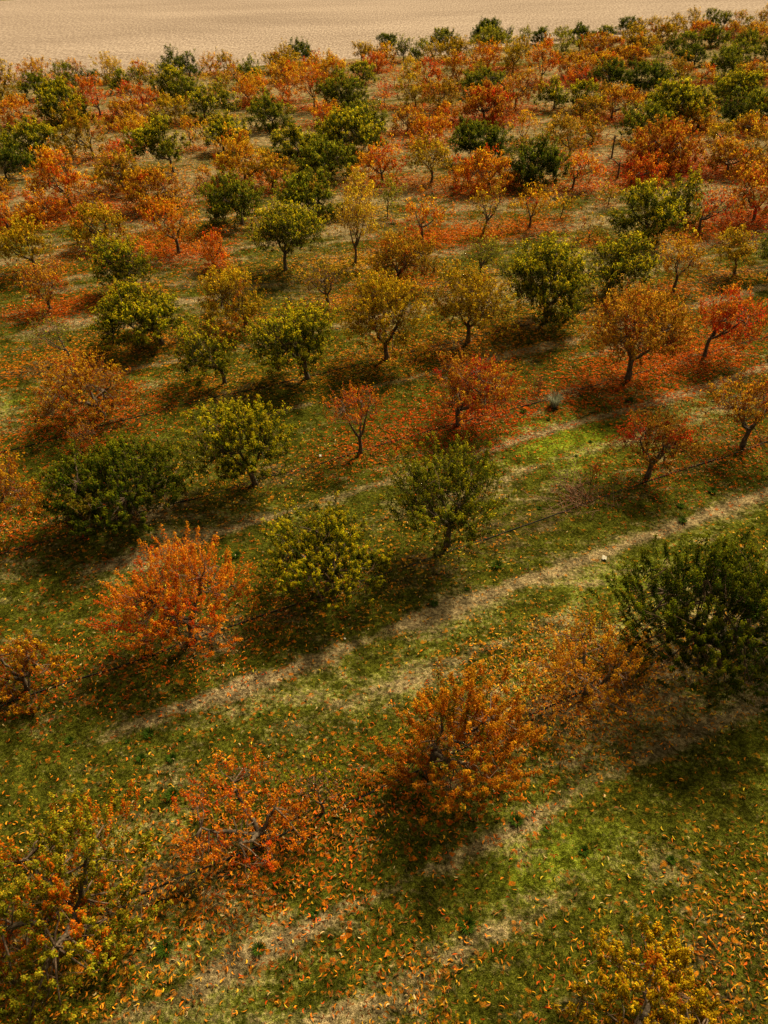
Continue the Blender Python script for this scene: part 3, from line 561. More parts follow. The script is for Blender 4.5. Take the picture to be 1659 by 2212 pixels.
STUMPS = ((18.98, 65.51, 1.75, 0.02, [(0.25, 0.25)], 'upright dead trunk stub beside the grass, left of the broad gold-tipped tree'), (17.9, 59.41, 1.2, 0.0, [(-0.9, 0.5), (-0.3, 0.1)], 'dead trunk with one bare arm bent left, in front of the dead stub'))
HOSES = [(1, -2, 30, 'black hose through the grass under the brilliant orange tree'), (2, -2, 36, 'black hose beside the big round green tree and the very broad one'), (3, -4, 42, 'black hose behind the open rust tree, along the fourth tree row'), (0, -4, 22, 'black hose under the nearly bare orange tree, nearest to the camera')]
SCRAPS = ((6.84, 17.57, 0.09, 'crumpled pale scrap lying on the straw wheel track'), (-2.33, 23.53, 0.06, 'white scrap in red leaves left of the slender red tree'), (-1.18, 14.51, 0.03, 'tiny white scrap on the grass right of the brilliant orange tree'))
THISTLE = (7.06, 26.91)

# ---------------------------------------------------------------- ground
def weights(x, y):
    """real ground cover: straw wheel tracks, bright new grass, bare soil under the rows"""
    u, v = to_row(x, y)
    w = v + .018 * (fbm(u / 9, v * 1.5, 5) - .5) * 4
    fr = w - np.floor(w)
    n1 = fbm(u / 5.5, v * 2.2, 11); n2 = fbm(u / 2.2, v * 5, 23); n3 = fbm(u / 13, v * 1.1, 31)
    fr2 = fr + .035 * (fbm(u / 1.5, v * 7, 51) - .5)
    tr1 = .75 * np.exp(-((fr2 - .675) / .030) ** 2) + .30 * np.exp(-((fr2 - .67) / .09) ** 2); tr2 = .5 * np.exp(-((fr2 - .40) / .036) ** 2) + .5 * np.exp(-((fr2 - .40) / .09) ** 2)
    far = sstep(25, 70, y)
    straw = tr1 * (.50 + 2.4 * (n1 - .5) + .25 * sstep(1.5, 4, u)) + tr2 * (.22 + 1.6 * (n1 - .5)) + 1.1 * (n2 - .5) + .9 * (n3 - .5) + .45 * far + .10
    rowd = np.minimum(fr, 1 - fr)
    soil = np.exp(-(rowd / .13) ** 2) * (.42 + 1.1 * (n2 - .5)) + .5 * (n3 - .5)
    al = np.exp(-((fr - .55) / .22) ** 2)
    bright = al * .20 + 1.9 * (n3 - .5) + 1.2 * (n2 - .5) + .02
    for bx, by, br, a in BRIGHT:
        bright = bright + a * np.exp(-(((x - bx) ** 2 + (y - by) ** 2) / br ** 2))
    return np.stack([np.clip(straw, 0, 1.2), np.clip(bright, 0, 1), np.clip(soil + .35 * (n2 - .45) * (1 - far), 0, 1)], -1)

def height(x, y):
    u, v = to_row(x, y)
    rowd = np.abs(v - np.round(v))
    hh = .05 * (fbm(x / 1.3, y / 1.3, 3) - .5) * 2 + .16 * (fbm(x / 7, y / 7, 9) - .5) + .07 * np.exp(-(rowd / .16) ** 2)
    return hh * (1 - sstep(90, 100, y)) - .02

def field_edge(x):
    return np.interp(x, [p[0] for p in EDGE], [p[1] for p in EDGE])

gx = np.concatenate([[-2500, -900, -400, -200, -120, -90], np.arange(-75, -16, .6), np.arange(-16, 20, .16), np.arange(20, 90, .6), [110, 160, 300, 700, 2500]])
gy = np.concatenate([[-400, -60, -10], np.arange(0, 32, .16), np.arange(32, 150, .5), [170, 230, 400, 900, 3500]])
GX, GY = np.meshgrid(gx, gy)
V = np.stack([GX, GY, height(GX, GY)], -1).reshape(-1, 3)
nx, ny = len(gx), len(gy)
i = np.arange(ny - 1)[:, None] * nx; j = np.arange(nx - 1)[None, :]
Q = np.stack([i + j, i + j + 1, i + nx + j + 1, i + nx + j], -1).reshape(-1, 4)
wt = weights(V[:, 0], V[:, 1])
ground = link('ground', make_mesh('ground', V, Q.ravel(), np.full(len(Q), 4), wt, True), M_GROUND)
tag(ground, kind='structure')
LITTER = {  # amount, colours
 'RO': (1.2, 'oor'),
 'G': (.3, 'yo'), 'GY': (.5, 'yo'), 'OG': (.35, 'yo'), 'YO': (.8, 'yor'), 'Y': (1.1, 'yy'), 'YG': (.5, 'yy'), 'O': (1.0, 'oor'),
 'OR': (1.2, 'orr'), 'R': (1.3, 'rro'), 'RB': (1.1, 'rro'), 'OM': (.9, 'oor'), 'OO': (1.5, 'rro'), 'GR': (1.6, 'rrr'), 'BO': (1.1, 'oor'),
 'SO': (2.6, 'ooy'), 'MX': (1.8, 'oyo'), 'RG': (.6, 'rro')}
LC = {'y': (.62, .32, .025), 'o': (.58, .18, .012), 'r': (.47, .068, .007)}
gxy = V[:, :2]; dn_ = np.zeros(len(V)); cl_ = np.zeros((len(V), 3))
def splat(x, y, ra, rb, w, cs):
    global dn_, cl_
    m_ = np.nonzero((np.abs(gxy[:, 0] - x) < ra * 3.2) & (np.abs(gxy[:, 1] - y) < ra * 3.2))[0]
    a_ = (gxy[m_, 0] - x) * CA + (gxy[m_, 1] - y) * SA; b_ = -(gxy[m_, 0] - x) * SA + (gxy[m_, 1] - y) * CA
    g_ = w * np.exp(-.5 * ((a_ / ra) ** 2 + (b_ / rb) ** 2))
    dn_[m_] += g_; cl_[m_] += g_[:, None] * np.mean([LC[q] for q in cs], axis=0)
for (x, y, dx, W, H, zb, pal, dens, label) in TREES:
    splat(x + dx * .5, y, W * .55, W * .38, LITTER[pal][0] * .38, LITTER[pal][1])
for (x, y, ra, rb, n, cs) in LITTER_SPOTS:
    splat(x, y, ra, rb, .42, cs)
cl_ = cl_ / np.maximum(dn_, 1e-6)[:, None] * .62
la_ = ground.data.color_attributes.new('litter', 'FLOAT_COLOR', 'POINT')
la_.data.foreach_set('color', np.concatenate([cl_, np.clip(dn_ * (.15 + .85 * sstep(16, 42, gxy[:, 1])) * (.75 + .6 * fbm(gxy[:, 0], gxy[:, 1], 91)), 0, .85)[:, None]], 1).astype(np.float32).ravel())

# stubble field beyond the orchard, and the strip of meadow far behind it
fx = np.concatenate([[-2500, -600, -200], np.arange(-110, 130, 2.0), [200, 600, 2500]])
e = field_edge(fx) + (fbm(fx / 4, fx * 0, 77) - .5) * 2.5
yy = [e, e + 3, e + 8, e + 20]
far_y = 214 + (fx + 90) * -.35 + 0 * fx
rows_ = yy + [np.maximum(e + 40, 0 * e + 190), np.full_like(e, 300), np.full_like(e, 600), np.full_like(e, 3400)]
V = np.concatenate([np.stack([fx, r, np.full_like(fx, .0 if k else -.03)], -1) for k, r in enumerate(rows_)])
n = len(fx); i = np.arange(len(rows_) - 1)[:, None] * n; j = np.arange(n - 1)[None, :]
Q = np.stack([i + j, i + j + 1, i + n + j + 1, i + n + j], -1).reshape(-1, 4)
tag(link('field', make_mesh('field', V, Q.ravel(), np.full(len(Q), 4)), M_FIELD), kind='structure')
V = np.array([[-1500, 200, .02], [-100, 221, .02], [-84, 229.5, .02], [-60, 246, .02], [500, 700, .02], [500, 3300, .02], [-1500, 3300, .02]])
tag(link('meadow', make_mesh('meadow', V, np.arange(7), [7]), M_MEADOW), kind='structure')

# ---------------------------------------------------------------- trees
PAL = {  # leaf colour, tip colour, accent colour, share of accent shoots, share of tip-coloured leaves
 'G':  ((.028, .054, .003), (.18, .19, .006), (.24, .17, .012), .08, .42),
 'GY': ((.028, .056, .003), (.56, .46, .010), (.20, .20, .010), .06, .40),
 'OG': ((.050, .075, .004), (.32, .30, .010), (.32, .15, .010), .08, .38),
 'YO': ((.21, .14, .005), (.60, .38, .010), (.46, .14, .009), .14, .5),
 'Y':  ((.46, .29, .012), (.68, .46, .018), (.58, .27, .012), .15, .5),
 'YG': ((.16, .17, .012), (.38, .33, .018), (.4, .25, .015), .1, .5),
 'O':  ((.47, .21, .007), (.72, .43, .013), (.50, .07, .007), .2, .5),
 'OR': ((.48, .135, .005), (.70, .37, .011), (.54, .065, .006), .28, .5),
 'R':  ((.46, .085, .005), (.60, .25, .011), (.54, .035, .006), .3, .45),
 'RB': ((.27, .09, .005), (.62, .34, .011), (.50, .075, .006), .2, .5),
 'OM': ((.20, .12, .007), (.54, .31, .012), (.48, .12, .007), .25, .45),
 'OO': ((.26, .12, .008), (.58, .30, .014), (.40, .07, .007), .2, .55),
 'GR': ((.34, .085, .008), (.56, .30, .013), (.50, .025, .006), .28, .5),
 'BO': ((.60, .17, .009), (.78, .30, .013), (.64, .08, .007), .3, .5),
 'SO': ((.48, .18, .010), (.66, .33, .015), (.34, .17, .012), .25, .5),
 'MX': ((.15, .155, .010), (.40, .34, .018), (.66, .17, .008), .28, .5),
 'RO': ((.46, .14, .008), (.60, .28, .013), (.15, .13, .010), .28, .5),
 'RG': ((.15, .075, .007), (.34, .17, .011), (.50, .04, .006), .38, .45),
}
def leaf_block(P, O, L, Wd, rng, near, droop=1.0):
    """drooping lance-shaped leaves, each leaving its twig outwards and arching over"""
    n = len(P); up = np.array([0, 0, 1.])
    S = np.cross(O, up); S /= np.linalg.norm(S, axis=1)[:, None] + 1e-9
    tw = rng.normal(0, .5, n)[:, None]
    S = S * np.cos(tw) + up * np.sin(tw)
    L = L[:, None]; Wd = Wd[:, None] * .5
    d1 = O * .95 + up * (.30 + rng.normal(0, .2, n))[:, None]
    d2 = O * .55 - up * (.55 + rng.normal(0, .2, n))[:, None] * droop
    d3 = O * .05 - up * 1.0 * droop
    p1 = P + d1 * L * .34; p2 = p1 + d2 * L * .38; p3 = p2 + d3 * L * .34
    if near:
        V = np.stack([P, p1 - S * Wd, p1 + S * Wd, p2 - S * Wd * .85, p2 + S * Wd * .85, p3], 1)
        f = np.array([0, 1, 2, 1, 3, 4, 2, 3, 5, 4]); t = np.array([3, 4, 3]); k = 6
    else:
        pm = (p1 + p2) / 2
        V = np.stack([P, pm - S * Wd, p3, pm + S * Wd], 1)
        f = np.array([0, 1, 2, 3]); t = np.array([4]); k = 4
    F = (np.arange(n)[:, None] * k + f[None]).ravel()
    return V.reshape(-1, 3), F, np.tile(t, n), k

def build_tree(idx, x, y, dx, W, H, zb, pal, dens, label, group):
    rng = np.random.default_rng(1000 + idx)
    d = math.hypot(math.hypot(x, y), 14.0)
    near = d < 48
    s = min(max(d / 28.0, .70), 2.0)
    zb = zb + .16 if zb > .2 and y < 45 else zb
    H = H * float(np.interp(y, [12, 24, 34], [.90, .92, 1.0]))
    z0 = float(height(np.array([x]), np.array([y]))[0]) - .02
    root = bpy.data.objects.new('fruit_tree', None)
    root.empty_display_size = .3
    col.objects.link(root); root.location = (x, y, z0)
    tag(root, label, 'tree', group)
    R = W / 2 * float(np.interp(y, [10, 14, 22, 45, 70], [.92, .84, .76, .84, .98]))
    thin = dens < .36 or W < 1.9
    r0 = .03 + .017 * W if not thin else .022 + .009 * W
    th = min(max(.27 * H, .45), .9, ) * rng.uniform(.9, 1.15)
    lx = np.clip(dx * .12, -.25, .25) + rng.normal(0, .05); ly = rng.normal(0, .06)
    # trunk
    mb = MB()
    tt = np.linspace(0, 1, 7)
    tp = np.stack([lx * tt ** 1.3 + .02 * np.sin(tt * 5 + idx), ly * tt, tt * th - .12 * (tt == 0)], -1)
    tr = r0 * (1 + .55 * np.exp(-tt * 6) - .12 * tt + .18 * np.exp(-((tt - 1) / .15) ** 2))
    tube(mb, tp, tr, 10 if near else 6, 0, rng, .06)
    trunk = link('trunk', mb.mesh('trunk', True), M_BARK, root)
    top = tp[-1] - np.array([0, 0, .03])
    # canopy lobes
    nl = int(9 + W * W * (3.4 if near else 2.2) * (.5 + .5 * dens))
    ph = rng.uniform(0, 6.28, 3)
    gi = np.arange(nl)
    az = gi * 2.39996 + ph[0] + rng.normal(0, .25, nl)
    rho = np.sqrt((gi + .5) / nl) * .93 + rng.normal(0, .04, nl)
    prof = 1 + .12 * np.sin(2 * az + ph[1]) + .09 * np.sin(3 * az + ph[2]) + .06 * np.sin(5 * az + ph[0])
    rad = np.clip(rho, .04, .95) * R * prof
    lo = rng.random(nl) < np.where(rho > .3, .48, .2)
    Ht = H - float(np.interp(y, [20, 50], [.38, .22])) * min(max(H / 3.0, .55), 1.15)
    ztop = Ht - (Ht - zb) * .50 * rho ** 2.3
    zl = np.where(lo, zb + (ztop - zb) * rng.uniform(.05, .6, nl), ztop - (Ht - zb) * rng.uniform(.10, .30, nl))
    zl = zl + rng.normal(0, .045, nl) * H
    zl = zl + np.where((rng.random(nl) < .10) & ~lo, .16, 0) * H
    cxy = np.stack([dx + rad * np.cos(az), rad * np.sin(az)], -1)
    LB = np.concatenate([cxy, zl[:, None]], 1)
    # limbs
    nlimb = int(rng.integers(3, 6)) if W > 2.0 else 3
    la = rng.uniform(0, 6.28) + np.arange(nlimb) * 2 * np.pi / nlimb + rng.normal(0, .2, nlimb)
    lobe_az = np.arctan2(LB[:, 1] - top[1], LB[:, 0] - top[0])
    owner = np.argmin(np.abs(((lobe_az[:, None] - la[None] + np.pi) % (2 * np.pi)) - np.pi), axis=1)
    owner[rho < .25] = rng.integers(0, nlimb, int((rho < .25).sum()))
    # shoots
    big = np.clip(H / 3.0, .55, 1.15)
    m_ = int(max(4, (9 if near else 6) * (.45 + .6 * dens)))
    si = np.repeat(np.arange(nl), m_); ns = len(si)
    SB = LB[si] + rng.normal(0, 1, (ns, 3)) * np.array([.25, .25, .16]) * big * (1.25 if near else 1.3)
    outw = np.stack([np.cos(az), np.sin(az), np.zeros(nl)], -1)[si]
    SD = np.array([0, 0, 1.]) * 1.0 + outw * (.75 * rho[si] ** 1.5 + .35 * lo[si])[:, None] + rng.normal(0, .17, (ns, 3))
    SD /= np.linalg.norm(SD, axis=1)[:, None]
    SL = rng.uniform(.38, .80, ns) * big * np.where(lo[si], .85, 1.0)
    spike = rng.random(ns) < .03; SL = np.where(spike, SL * 1.6, SL)
    SB = SB - SD * SL[:, None] * .35
    # limb meshes with their branches and twigs
    for q in range(nlimb):
        mb = MB()
        rr = R * rng.uniform(.42, .62); ez = max(zb, th) + (H - max(zb, th)) * rng.uniform(.30, .5)
        end = np.array([dx + rr * np.cos(la[q]), rr * np.sin(la[q]), ez])
        t = np.linspace(0, 1, 8)[:, None]
        side = np.array([-np.sin(la[q]), np.cos(la[q]), 0])
        P = top + (end - top) * np.concatenate([t ** .85, t ** .85, t ** 1.25], 1)
        kink = rng.normal(0, .045, (8, 1)) * np.sin(np.pi * t) * R
        P = P + side * kink + np.array([0, 0, 1]) * rng.normal(0, .03, (8, 1)) * np.sin(np.pi * t) * R
        tube(mb, P, r0 * np.linspace(.72, .26, 8), 7 if near else 4, 0, rng, .07)
        for li in np.nonzero(owner == q)[0]:
            tgt = LB[li] - np.array([0, 0, .12])
            dist = np.linalg.norm(P[2:] - tgt, axis=1) + np.arange(6) * -.03
            a = P[2 + int(np.argmin(dist))]
            u = np.linspace(0, 1, 4)[:, None]
            bp = a + (tgt - a) * np.concatenate([u ** .8, u ** .8, u ** 1.3], 1) + rng.normal(0, .03, (4, 3)) * np.sin(np.pi * u)
            tube(mb, bp, r0 * np.array([.26, .20, .15, .09]), 5 if near else 3, .15)
            if near:
                kk = np.nonzero(si == li)[0]
                if dens > .75: kk = kk[::2]
                sticks(mb, np.repeat(tgt[None], len(kk), 0), SB[kk], .008, .4)
                sticks(mb, SB[kk], SB[kk] + SD[kk] * SL[kk][:, None], .0065, .9)
        link('limb', mb.mesh('limb', True), M_BARK, trunk)
    # leaves
    L0, W0 = .150 * s, .036 * s * (1.15 if not near else 1)
    dn = dens ** 1.7
    N = int(dn * (6.5 if near else 7.0) * (1.25 if pal in ('G', 'GY', 'OG') else 1.0) * math.pi * R * R * (.55 + .45 * (H - zb) / 2.0) / (.62 * L0 * W0))
    N = max(260, min(N, 60000))
    sh = rng.integers(0, ns, N)
    t = rng.random(N) ** .62
    P = SB[sh] + SD[sh] * (SL[sh] * t)[:, None]
    a = rng.uniform(0, 2 * np.pi, N)
    O = np.stack([np.cos(a), np.sin(a), np.zeros(N)], -1) + SD[sh] * np.array([.35, .35, 0])
    O /= np.linalg.norm(O, axis=1)[:, None]
    P = P + rng.normal(0, .026 * s, (N, 3))
    L = L0 * rng.uniform(.55, 1.2, N) * (1.05 - .25 * t)
    V, F, T, k = leaf_block(P, O, L, W0 * rng.uniform(.75, 1.2, N), rng, near)
    V[:, 2] = np.maximum(V[:, 2], .10)
    base, tip, acc, pa, pt_ = [np.array(v) if isinstance(v, tuple) else v for v in PAL[pal]]
    sh_acc = rng.random(nl) * .6 + rng.random(nl) * .4
    lobe_acc = sh_acc < pa
    lobe_shift = rng.normal(0, .16, nl)
    isacc = (lobe_acc[si][sh] & (rng.random(N) < .75)) | (rng.random(N) < pa * .18)
    tw = sstep(.62, .94, t + rng.normal(0, .09, N)) * np.where(lo[si][sh], .5, 1.0)
    tw = np.clip(tw * 2.4 * pt_ + .12 * rng.random(N), 0, 1)[:, None]
    C = base * (1 - tw) + tip * tw
    C = np.where(isacc[:, None], acc * rng.uniform(.8, 1.15, (N, 1)), C)
    C = C * .92 * (1 + lobe_shift[si][sh])[:, None] * np.exp(rng.normal(0, .22, (N, 1)))
    C = C * (1 + rng.normal(0, .10, (N, 3)) * np.array([1, 1, .3]))
    C = np.clip(C, .003, .8)
    link('crown', make_mesh('crown', V, F, T, np.repeat(C, k, axis=0)), M_LEAF, root)
    return root

for idx, row in enumerate(TREES):
    build_tree(idx, *row, group='fruit trees planted in rows across the orchard')

# ---------------------------------------------------------------- fallen leaves
rng = np.random.default_rng(5)
PX, PY, SC, CC = [], [], [], []
for (x, y, dx, W, H, zb, pal, dens, label) in TREES:
    amt, cs = LITTER[pal]
    d = math.hypot(x, y)
    s = min(max(d / 30.0, 1.0), 2.6)
    n = int(amt * (1 if y < 14 else 1.25) * W * W * (115 if d < 17 else 125) / s ** 1.3)
    a = rng.normal(0, W * .50, n); b = rng.normal(0, W * .36, n) + W * .02
    PX.append(x + dx * .5 + a * CA - b * SA); PY.append(y + a * SA + b * CA)
    SC.append(np.full(n, s))
    c = np.array([LC[q] for q in cs])[rng.integers(0, len(cs), n)]
    CC.append(c)
for (x, y, ra, rb, n, cs) in LITTER_SPOTS:
    n = int(n * 1.8)
    s = min(max(math.hypot(x, y) / 30.0, 1.0), 2.6)
    a = rng.normal(0, ra, n); b = rng.normal(0, rb, n)
    PX.append(x + a * CA - b * SA); PY.append(y + a * SA + b * CA); SC.append(np.full(n, s))
    CC.append(np.array([LC[q] for q in cs])[rng.integers(0, len(cs), n)])
n = 6500                                                             # thin scatter everywhere
yy = 2 + 60 * rng.random(n) ** 1.4
xx = (rng.random(n) - .5) * (12 + yy * 1.15)
keep = fbm(xx / 3, yy / 3, 41) > .45
PX.append(xx[keep]); PY.append(yy[keep]); SC.append(np.clip(yy[keep] / 30, 1, 2.6))
CC.append(np.array([LC[q] for q in 'oory'])[rng.integers(0, 4, int(keep.sum()))])
PX, PY, SC, CC = map(np.concatenate, (PX, PY, SC, CC))
n = len(PX)
CC = CC * np.exp(rng.normal(0, .28, (n, 1))) * (1 + rng.normal(0, .12, (n, 3)))
pale = rng.random(n) < .07
CC[pale] = np.array([.55, .40, .20]) * rng.uniform(.7, 1.15, (int(pale.sum()), 1))
brown = rng.random(n) < .32
CC[brown] = np.array([.20, .075, .02]) * rng.uniform(.6, 1.4, (int(brown.sum()), 1))
CC = np.clip(CC, .005, .8)
Ln = .118 * SC * rng.uniform(.6, 1.15, n); Wn = .027 * SC * rng.uniform(.7, 1.25, n)
az = rng.uniform(0, 2 * np.pi, n); curl = rng.uniform(.5, 2.2, n) * np.where(rng.random(n) < .5, 1, -1)
tilt = rng.uniform(0, 1.0, n); lift = .022 + .04 * rng.random(n)
gz = height(PX, PY)
VV = np.zeros((n, 8, 3))
K = 4
pos = np.stack([PX, PY, gz + lift * SC], -1)
px_, ang_ = pos.copy(), az - curl / 2
mid = [pos]
for q in range(K - 1):
    st = Ln / (K - 1)
    dz = (np.array([.55, .0, -.5])[q]) * tilt
    px_ = px_ + np.stack([np.cos(ang_), np.sin(ang_), dz], -1) * st[:, None]
    mid.append(px_); ang_ = ang_ + curl / (K - 2) * .9
ang_ = az - curl / 2
for q in range(K):
    wq = Wn * [.12, 1, .9, .05][q]
    a_ = az - curl / 2 + curl * q / (K - 1)
    sd = np.stack([-np.sin(a_), np.cos(a_), np.sin(tilt * 2)], -1)
    sd /= np.linalg.norm(sd, axis=1)[:, None]
    VV[:, 2 * q] = mid[q] - sd * wq[:, None] * .5
    VV[:, 2 * q + 1] = mid[q] + sd * wq[:, None] * .5
VV[..., 2] = np.maximum(VV[..., 2], gz[:, None] + .004)
f = np.array([0, 2, 3, 1, 2, 4, 5, 3, 4, 6, 7, 5])
F = (np.arange(n)[:, None] * 8 + f[None]).ravel()
lit = link('fallen_leaves', make_mesh('fallen_leaves', VV.reshape(-1, 3), F, np.full(n * 3, 4), np.repeat(CC, 8, axis=0)), M_LITTER)
tag(lit, 'curled orange, red and yellow leaves scattered over the ground under the trees', 'leaves', kind='stuff')
print('litter', n)

# ---------------------------------------------------------------- grass
n = 330000
yy = 1.5 + 58 * rng.random(n) ** 1.7
xx = (rng.random(n) - .5) * (13 + yy * 1.12)
w = weights(xx, yy)
nz = fbm(xx * 1.6, yy * 1.6, 61)
keep = rng.random(n) < np.clip(.25 + .9 * (nz - .3) + .35 * w[:, 1] - .35 * w[:, 2], .05, 1)
xx, yy, w, nz = xx[keep], yy[keep], w[keep], nz[keep]
n = len(xx)
s = np.clip(yy / 16, 1, 3.0)
hh = rng.uniform(.035, .095, n) * s ** .6 * (.6 + .9 * nz)
az = rng.uniform(0, 2 * np.pi, n); ln = rng.uniform(.2, 1.3, n) * hh
dirn = np.stack([np.cos(az), np.sin(az), 0 * az], -1); sd = np.stack([-np.sin(az), np.cos(az), 0 * az], -1)
base = np.stack([xx, yy, height(xx, yy) - .01], -1)
bw = (.005 * s * rng.uniform(.7, 1.4, n))[:, None]
tipp = base + dirn * ln[:, None] + np.array([0, 0, 1.]) * hh[:, None]
V = np.stack([base - sd * bw, base + sd * bw, tipp], 1)
gcol = np.array([.056, .066, .007]) * np.ones((n, 3))
jit = rng.random(n)
mott = .62 + .75 * sstep(.3, .7, fbm(xx * 2.2, yy * 2.2, 71)) * (.6 + .8 * sstep(.3, .7, fbm(xx * 8, yy * 8, 72)))
fs = sstep(.35, .8, w[:, 0] + (jit - .5) * .5)[:, None]; fb = sstep(.2, .6, w[:, 1] + (jit[::-1] - .5) * .4)[:, None]
gcol = gcol * (1 - fb) + np.array([.15, .21, .012]) * fb
fo = sstep(.25, .7, w[:, 2] + (jit - .5) * .4)[:, None]
gcol = gcol * (1 - fo) + np.array([.085, .058, .018]) * fo
gcol = gcol * (1 - fs) + np.array([.34, .27, .15]) * fs
dry = rng.random(n) < .16
gcol[dry] = np.array([.22, .165, .075])
gcol = np.clip(gcol * mott[:, None] * np.exp(rng.normal(0, .3, (n, 1))), .004, .7)
gr = link('grass', make_mesh('grass', V.reshape(-1, 3), np.arange(3 * n), np.full(n, 3), np.repeat(gcol, 3, axis=0)), M_GRASS)
tag(gr, 'short green and straw coloured grass between the tree rows', 'grass', kind='stuff')
print('grass', n)

# darker green tussocks standing out of the short grass
def tussock(name, x, y, r, h, colr, nb, label, cat, group=None, spread=1.0):
    rg = np.random.default_rng(int(abs(x * 31 + y * 77)) + 3)
    a = rg.uniform(0, 2 * np.pi, nb); q = np.sqrt(rg.random(nb)) * r * .55
    dr = np.stack([np.cos(a), np.sin(a), 0 * a], -1); sdv = np.stack([-np.sin(a), np.cos(a), 0 * a], -1)
    b = dr * q[:, None]; hgt = h * rg.uniform(.5, 1.1, nb)
    mid_ = b + dr * (r * .35 * spread * rg.uniform(.3, 1.2, nb))[:, None] + np.array([0, 0, 1]) * (hgt * .75)[:, None]
    tp_ = b + dr * (r * .8 * spread * rg.uniform(.3, 1.2, nb))[:, None] + np.array([0, 0, 1]) * hgt[:, None]
    bw = (.007 * rg.uniform(.7, 1.4, nb) * max(1, y / 20))[:, None]
    V = np.stack([b - sdv * bw, b + sdv * bw, mid_ + sdv * bw * .7, mid_ - sdv * bw * .7, tp_], 1)
    f = np.array([0, 1, 2, 3, 3, 2, 4])
    F = (np.arange(nb)[:, None] * 5 + f[None]).ravel()
    C = np.array(colr) * np.exp(rg.normal(0, .3, (nb, 1)))
    o = link(name, make_mesh(name, V.reshape(-1, 3), F, np.tile([4, 3], nb), np.repeat(np.clip(C, .004, .8), 5, axis=0)), M_GRASS)
    o.location = (x, y, float(height(np.array([x]), np.array([y]))[0]) - .01)
    tag(o, label, cat, group)
    return o
for (x, y, r) in TUSSOCKS:
    tussock('grass_tussock', x, y, r, r * .75, (.050, .100, .010), 190, 'dark green tuft of taller grass in the short orchard grass', 'grass tuft',
            'dark grass tufts dotted over the orchard floor')
x, y = THISTLE
tussock('thistle_bush', x, y, .30, .55, (.30, .32, .24), 260, 'pale grey green thistle like bush standing in the grass of a tree gap', 'bush', spread=1.1)

# brown scrub where a tree is missing
def scrub(x, y, r, h, nst, label, colr, nlv):
    rg = np.random.default_rng(int(x * 13 + y * 7) + 900)
    z = float(height(np.array([x]), np.array([y]))[0]) - .02
    root = bpy.data.objects.new('dry_shrub', None); root.empty_display_size = .2; col.objects.link(root); root.location = (x, y, z)
    tag(root, label, 'shrub')
    A = rg.normal(0, r * .22, (nst, 3)); A[:, 2] = 0
    B = A + np.concatenate([rg.normal(0, r * .42, (nst, 2)), rg.uniform(.4, 1.0, (nst, 1)) * h], 1)
    mb = MB(); sticks(mb, A, B, .010, .7)
    tw = rg.integers(0, nst, nst * 4); t = rg.uniform(.3, .9, nst * 4)[:, None]
    A2 = A[tw] + (B[tw] - A[tw]) * t; B2 = A2 + rg.normal(0, 1, (nst * 4, 3)) * np.array([.18, .18, .1]) * r + np.array([0, 0, .12 * h])
    sticks(mb, A2, B2, .007, .8)
    link('stems', mb.mesh('stems'), M_BARK, root)
    q = rg.integers(0, nst * 4, nlv); u = rg.random((nlv, 1))
    P = A2[q] + (B2[q] - A2[q]) * u
    a = rg.uniform(0, 6.28, nlv); O = np.stack([np.cos(a), np.sin(a), 0 * a], -1)
    V, F, T, k = leaf_block(P, O, .09 * rg.uniform(.7, 1.2, nlv), .03 * rg.uniform(.7, 1.2, nlv), rg, True)
    V[:, 2] = np.maximum(V[:, 2], .03)
    C = np.array(colr)[rg.integers(0, len(colr), nlv)] * np.exp(rg.normal(0, .3, (nlv, 1)))
    link('foliage', make_mesh('foliage', V, F, T, np.repeat(np.clip(C, .004, .7), k, axis=0)), M_LEAF, root)
for a in SCRUBS: scrub(*a)

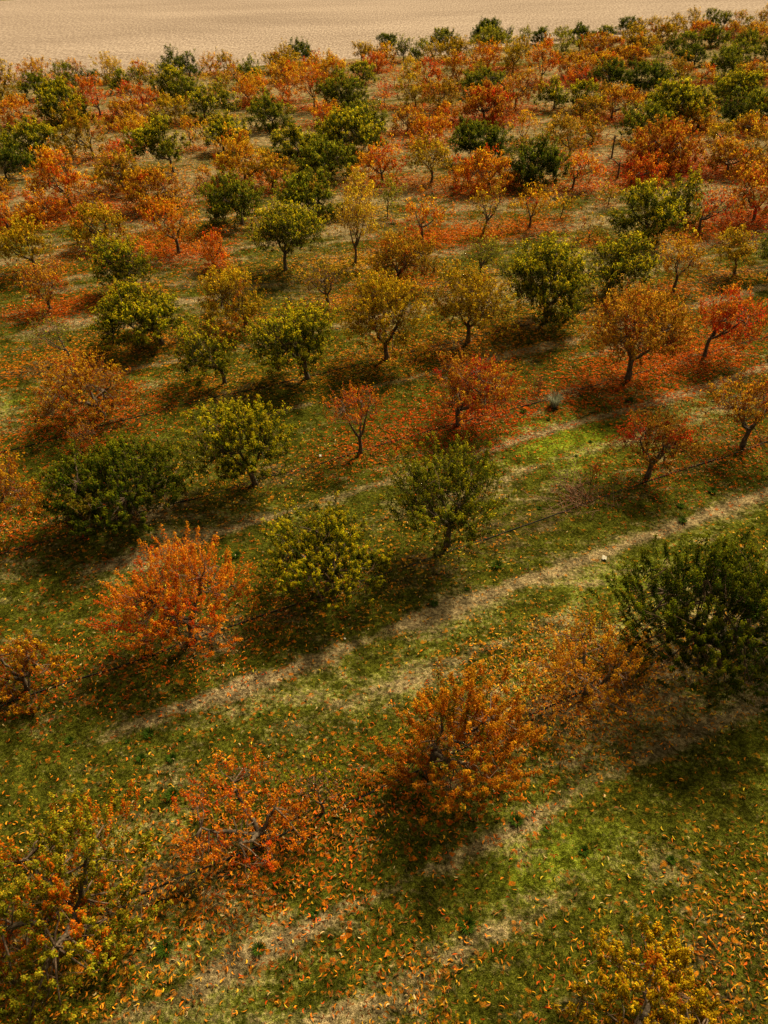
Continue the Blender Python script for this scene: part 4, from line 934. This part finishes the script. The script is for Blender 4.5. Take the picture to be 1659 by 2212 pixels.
# dead stumps left in the rows
def stump(x, y, h, lean, arm, label):
    rg = np.random.default_rng(int(x * 3 + 50))
    z = float(height(np.array([x]), np.array([y]))[0]) - .05
    root = bpy.data.objects.new('dead_tree', None); root.empty_display_size = .2; col.objects.link(root); root.location = (x, y, z)
    tag(root, label, 'dead tree')
    t = np.linspace(0, 1, 6)
    P = np.stack([lean * t, .05 * t, t * h], -1)
    mb = MB(); tube(mb, P, .085 * (1 - .35 * t), 8, 0, rg, .08)
    tr_ = link('trunk', mb.mesh('trunk', True), M_BARK, root)
    for (ax, az_) in arm:
        mb = MB(); Q_ = P[-2] + np.stack([ax * t, .1 * t, az_ * t + .12 * np.sin(t * 3)], -1)
        tube(mb, Q_, .05 * (1 - .6 * t), 6, 0, rg, .08)
        link('limb', mb.mesh('limb', True), M_BARK, tr_)
for a in STUMPS: stump(*a)

# black irrigation hoses lying along the nearest rows
M_HOSE = plain("black_pipe", (.006, .005, .004), .95)
for (row_i, u0, u1, label) in HOSES:
    u = np.arange(u0, u1, .25)
    off = .30 * (fbm(u / 4, u * 0 + row_i, 90 + row_i) - .5) + .03
    v_ = row_i * R_ROW + off
    X = ROW_O[0] + u * CA - v_ * SA; Y = ROW_O[1] + u * SA + v_ * CA
    Z = height(X, Y) + .002 + .06 * (fbm(u / 1.1, u * 0, 12 + row_i) - .45)
    mb = MB(); tube(mb, np.stack([X, Y, Z], -1), np.full(len(u), .022), 6)
    tag(link('irrigation_hose', mb.mesh('irrigation_hose', True), M_HOSE), label, 'hose', 'black irrigation hoses along the tree rows')

# scraps of white paper
M_PAPER = plain("paper", (.42, .40, .35), .9)
for (x, y, r, label) in SCRAPS:
    rg = np.random.default_rng(int(x * 10 + 300))
    g = np.linspace(-1, 1, 6); A, B = np.meshgrid(g, g)
    z = np.abs(rg.normal(0, .22, A.shape)) * r + .03
    V = np.stack([A * r * (1 + .15 * rg.random(A.shape)), B * r * .7 * (1 + .2 * rg.random(A.shape)), z], -1).reshape(-1, 3)
    i = np.arange(5)[:, None] * 6; j = np.arange(5)[None]
    Q = np.stack([i + j, i + j + 1, i + 7 + j, i + 6 + j], -1).reshape(-1, 4)
    o = link('paper_scrap', make_mesh('paper_scrap', V, Q.ravel(), np.full(25, 4)), M_PAPER)
    o.location = (x, y, float(height(np.array([x]), np.array([y]))[0])); o.rotation_euler = (0, 0, rg.uniform(0, 3))
    so = o.modifiers.new('thickness', 'SOLIDIFY'); so.thickness = .004
    tag(o, label, 'litter')
print('trees', len(TREES))
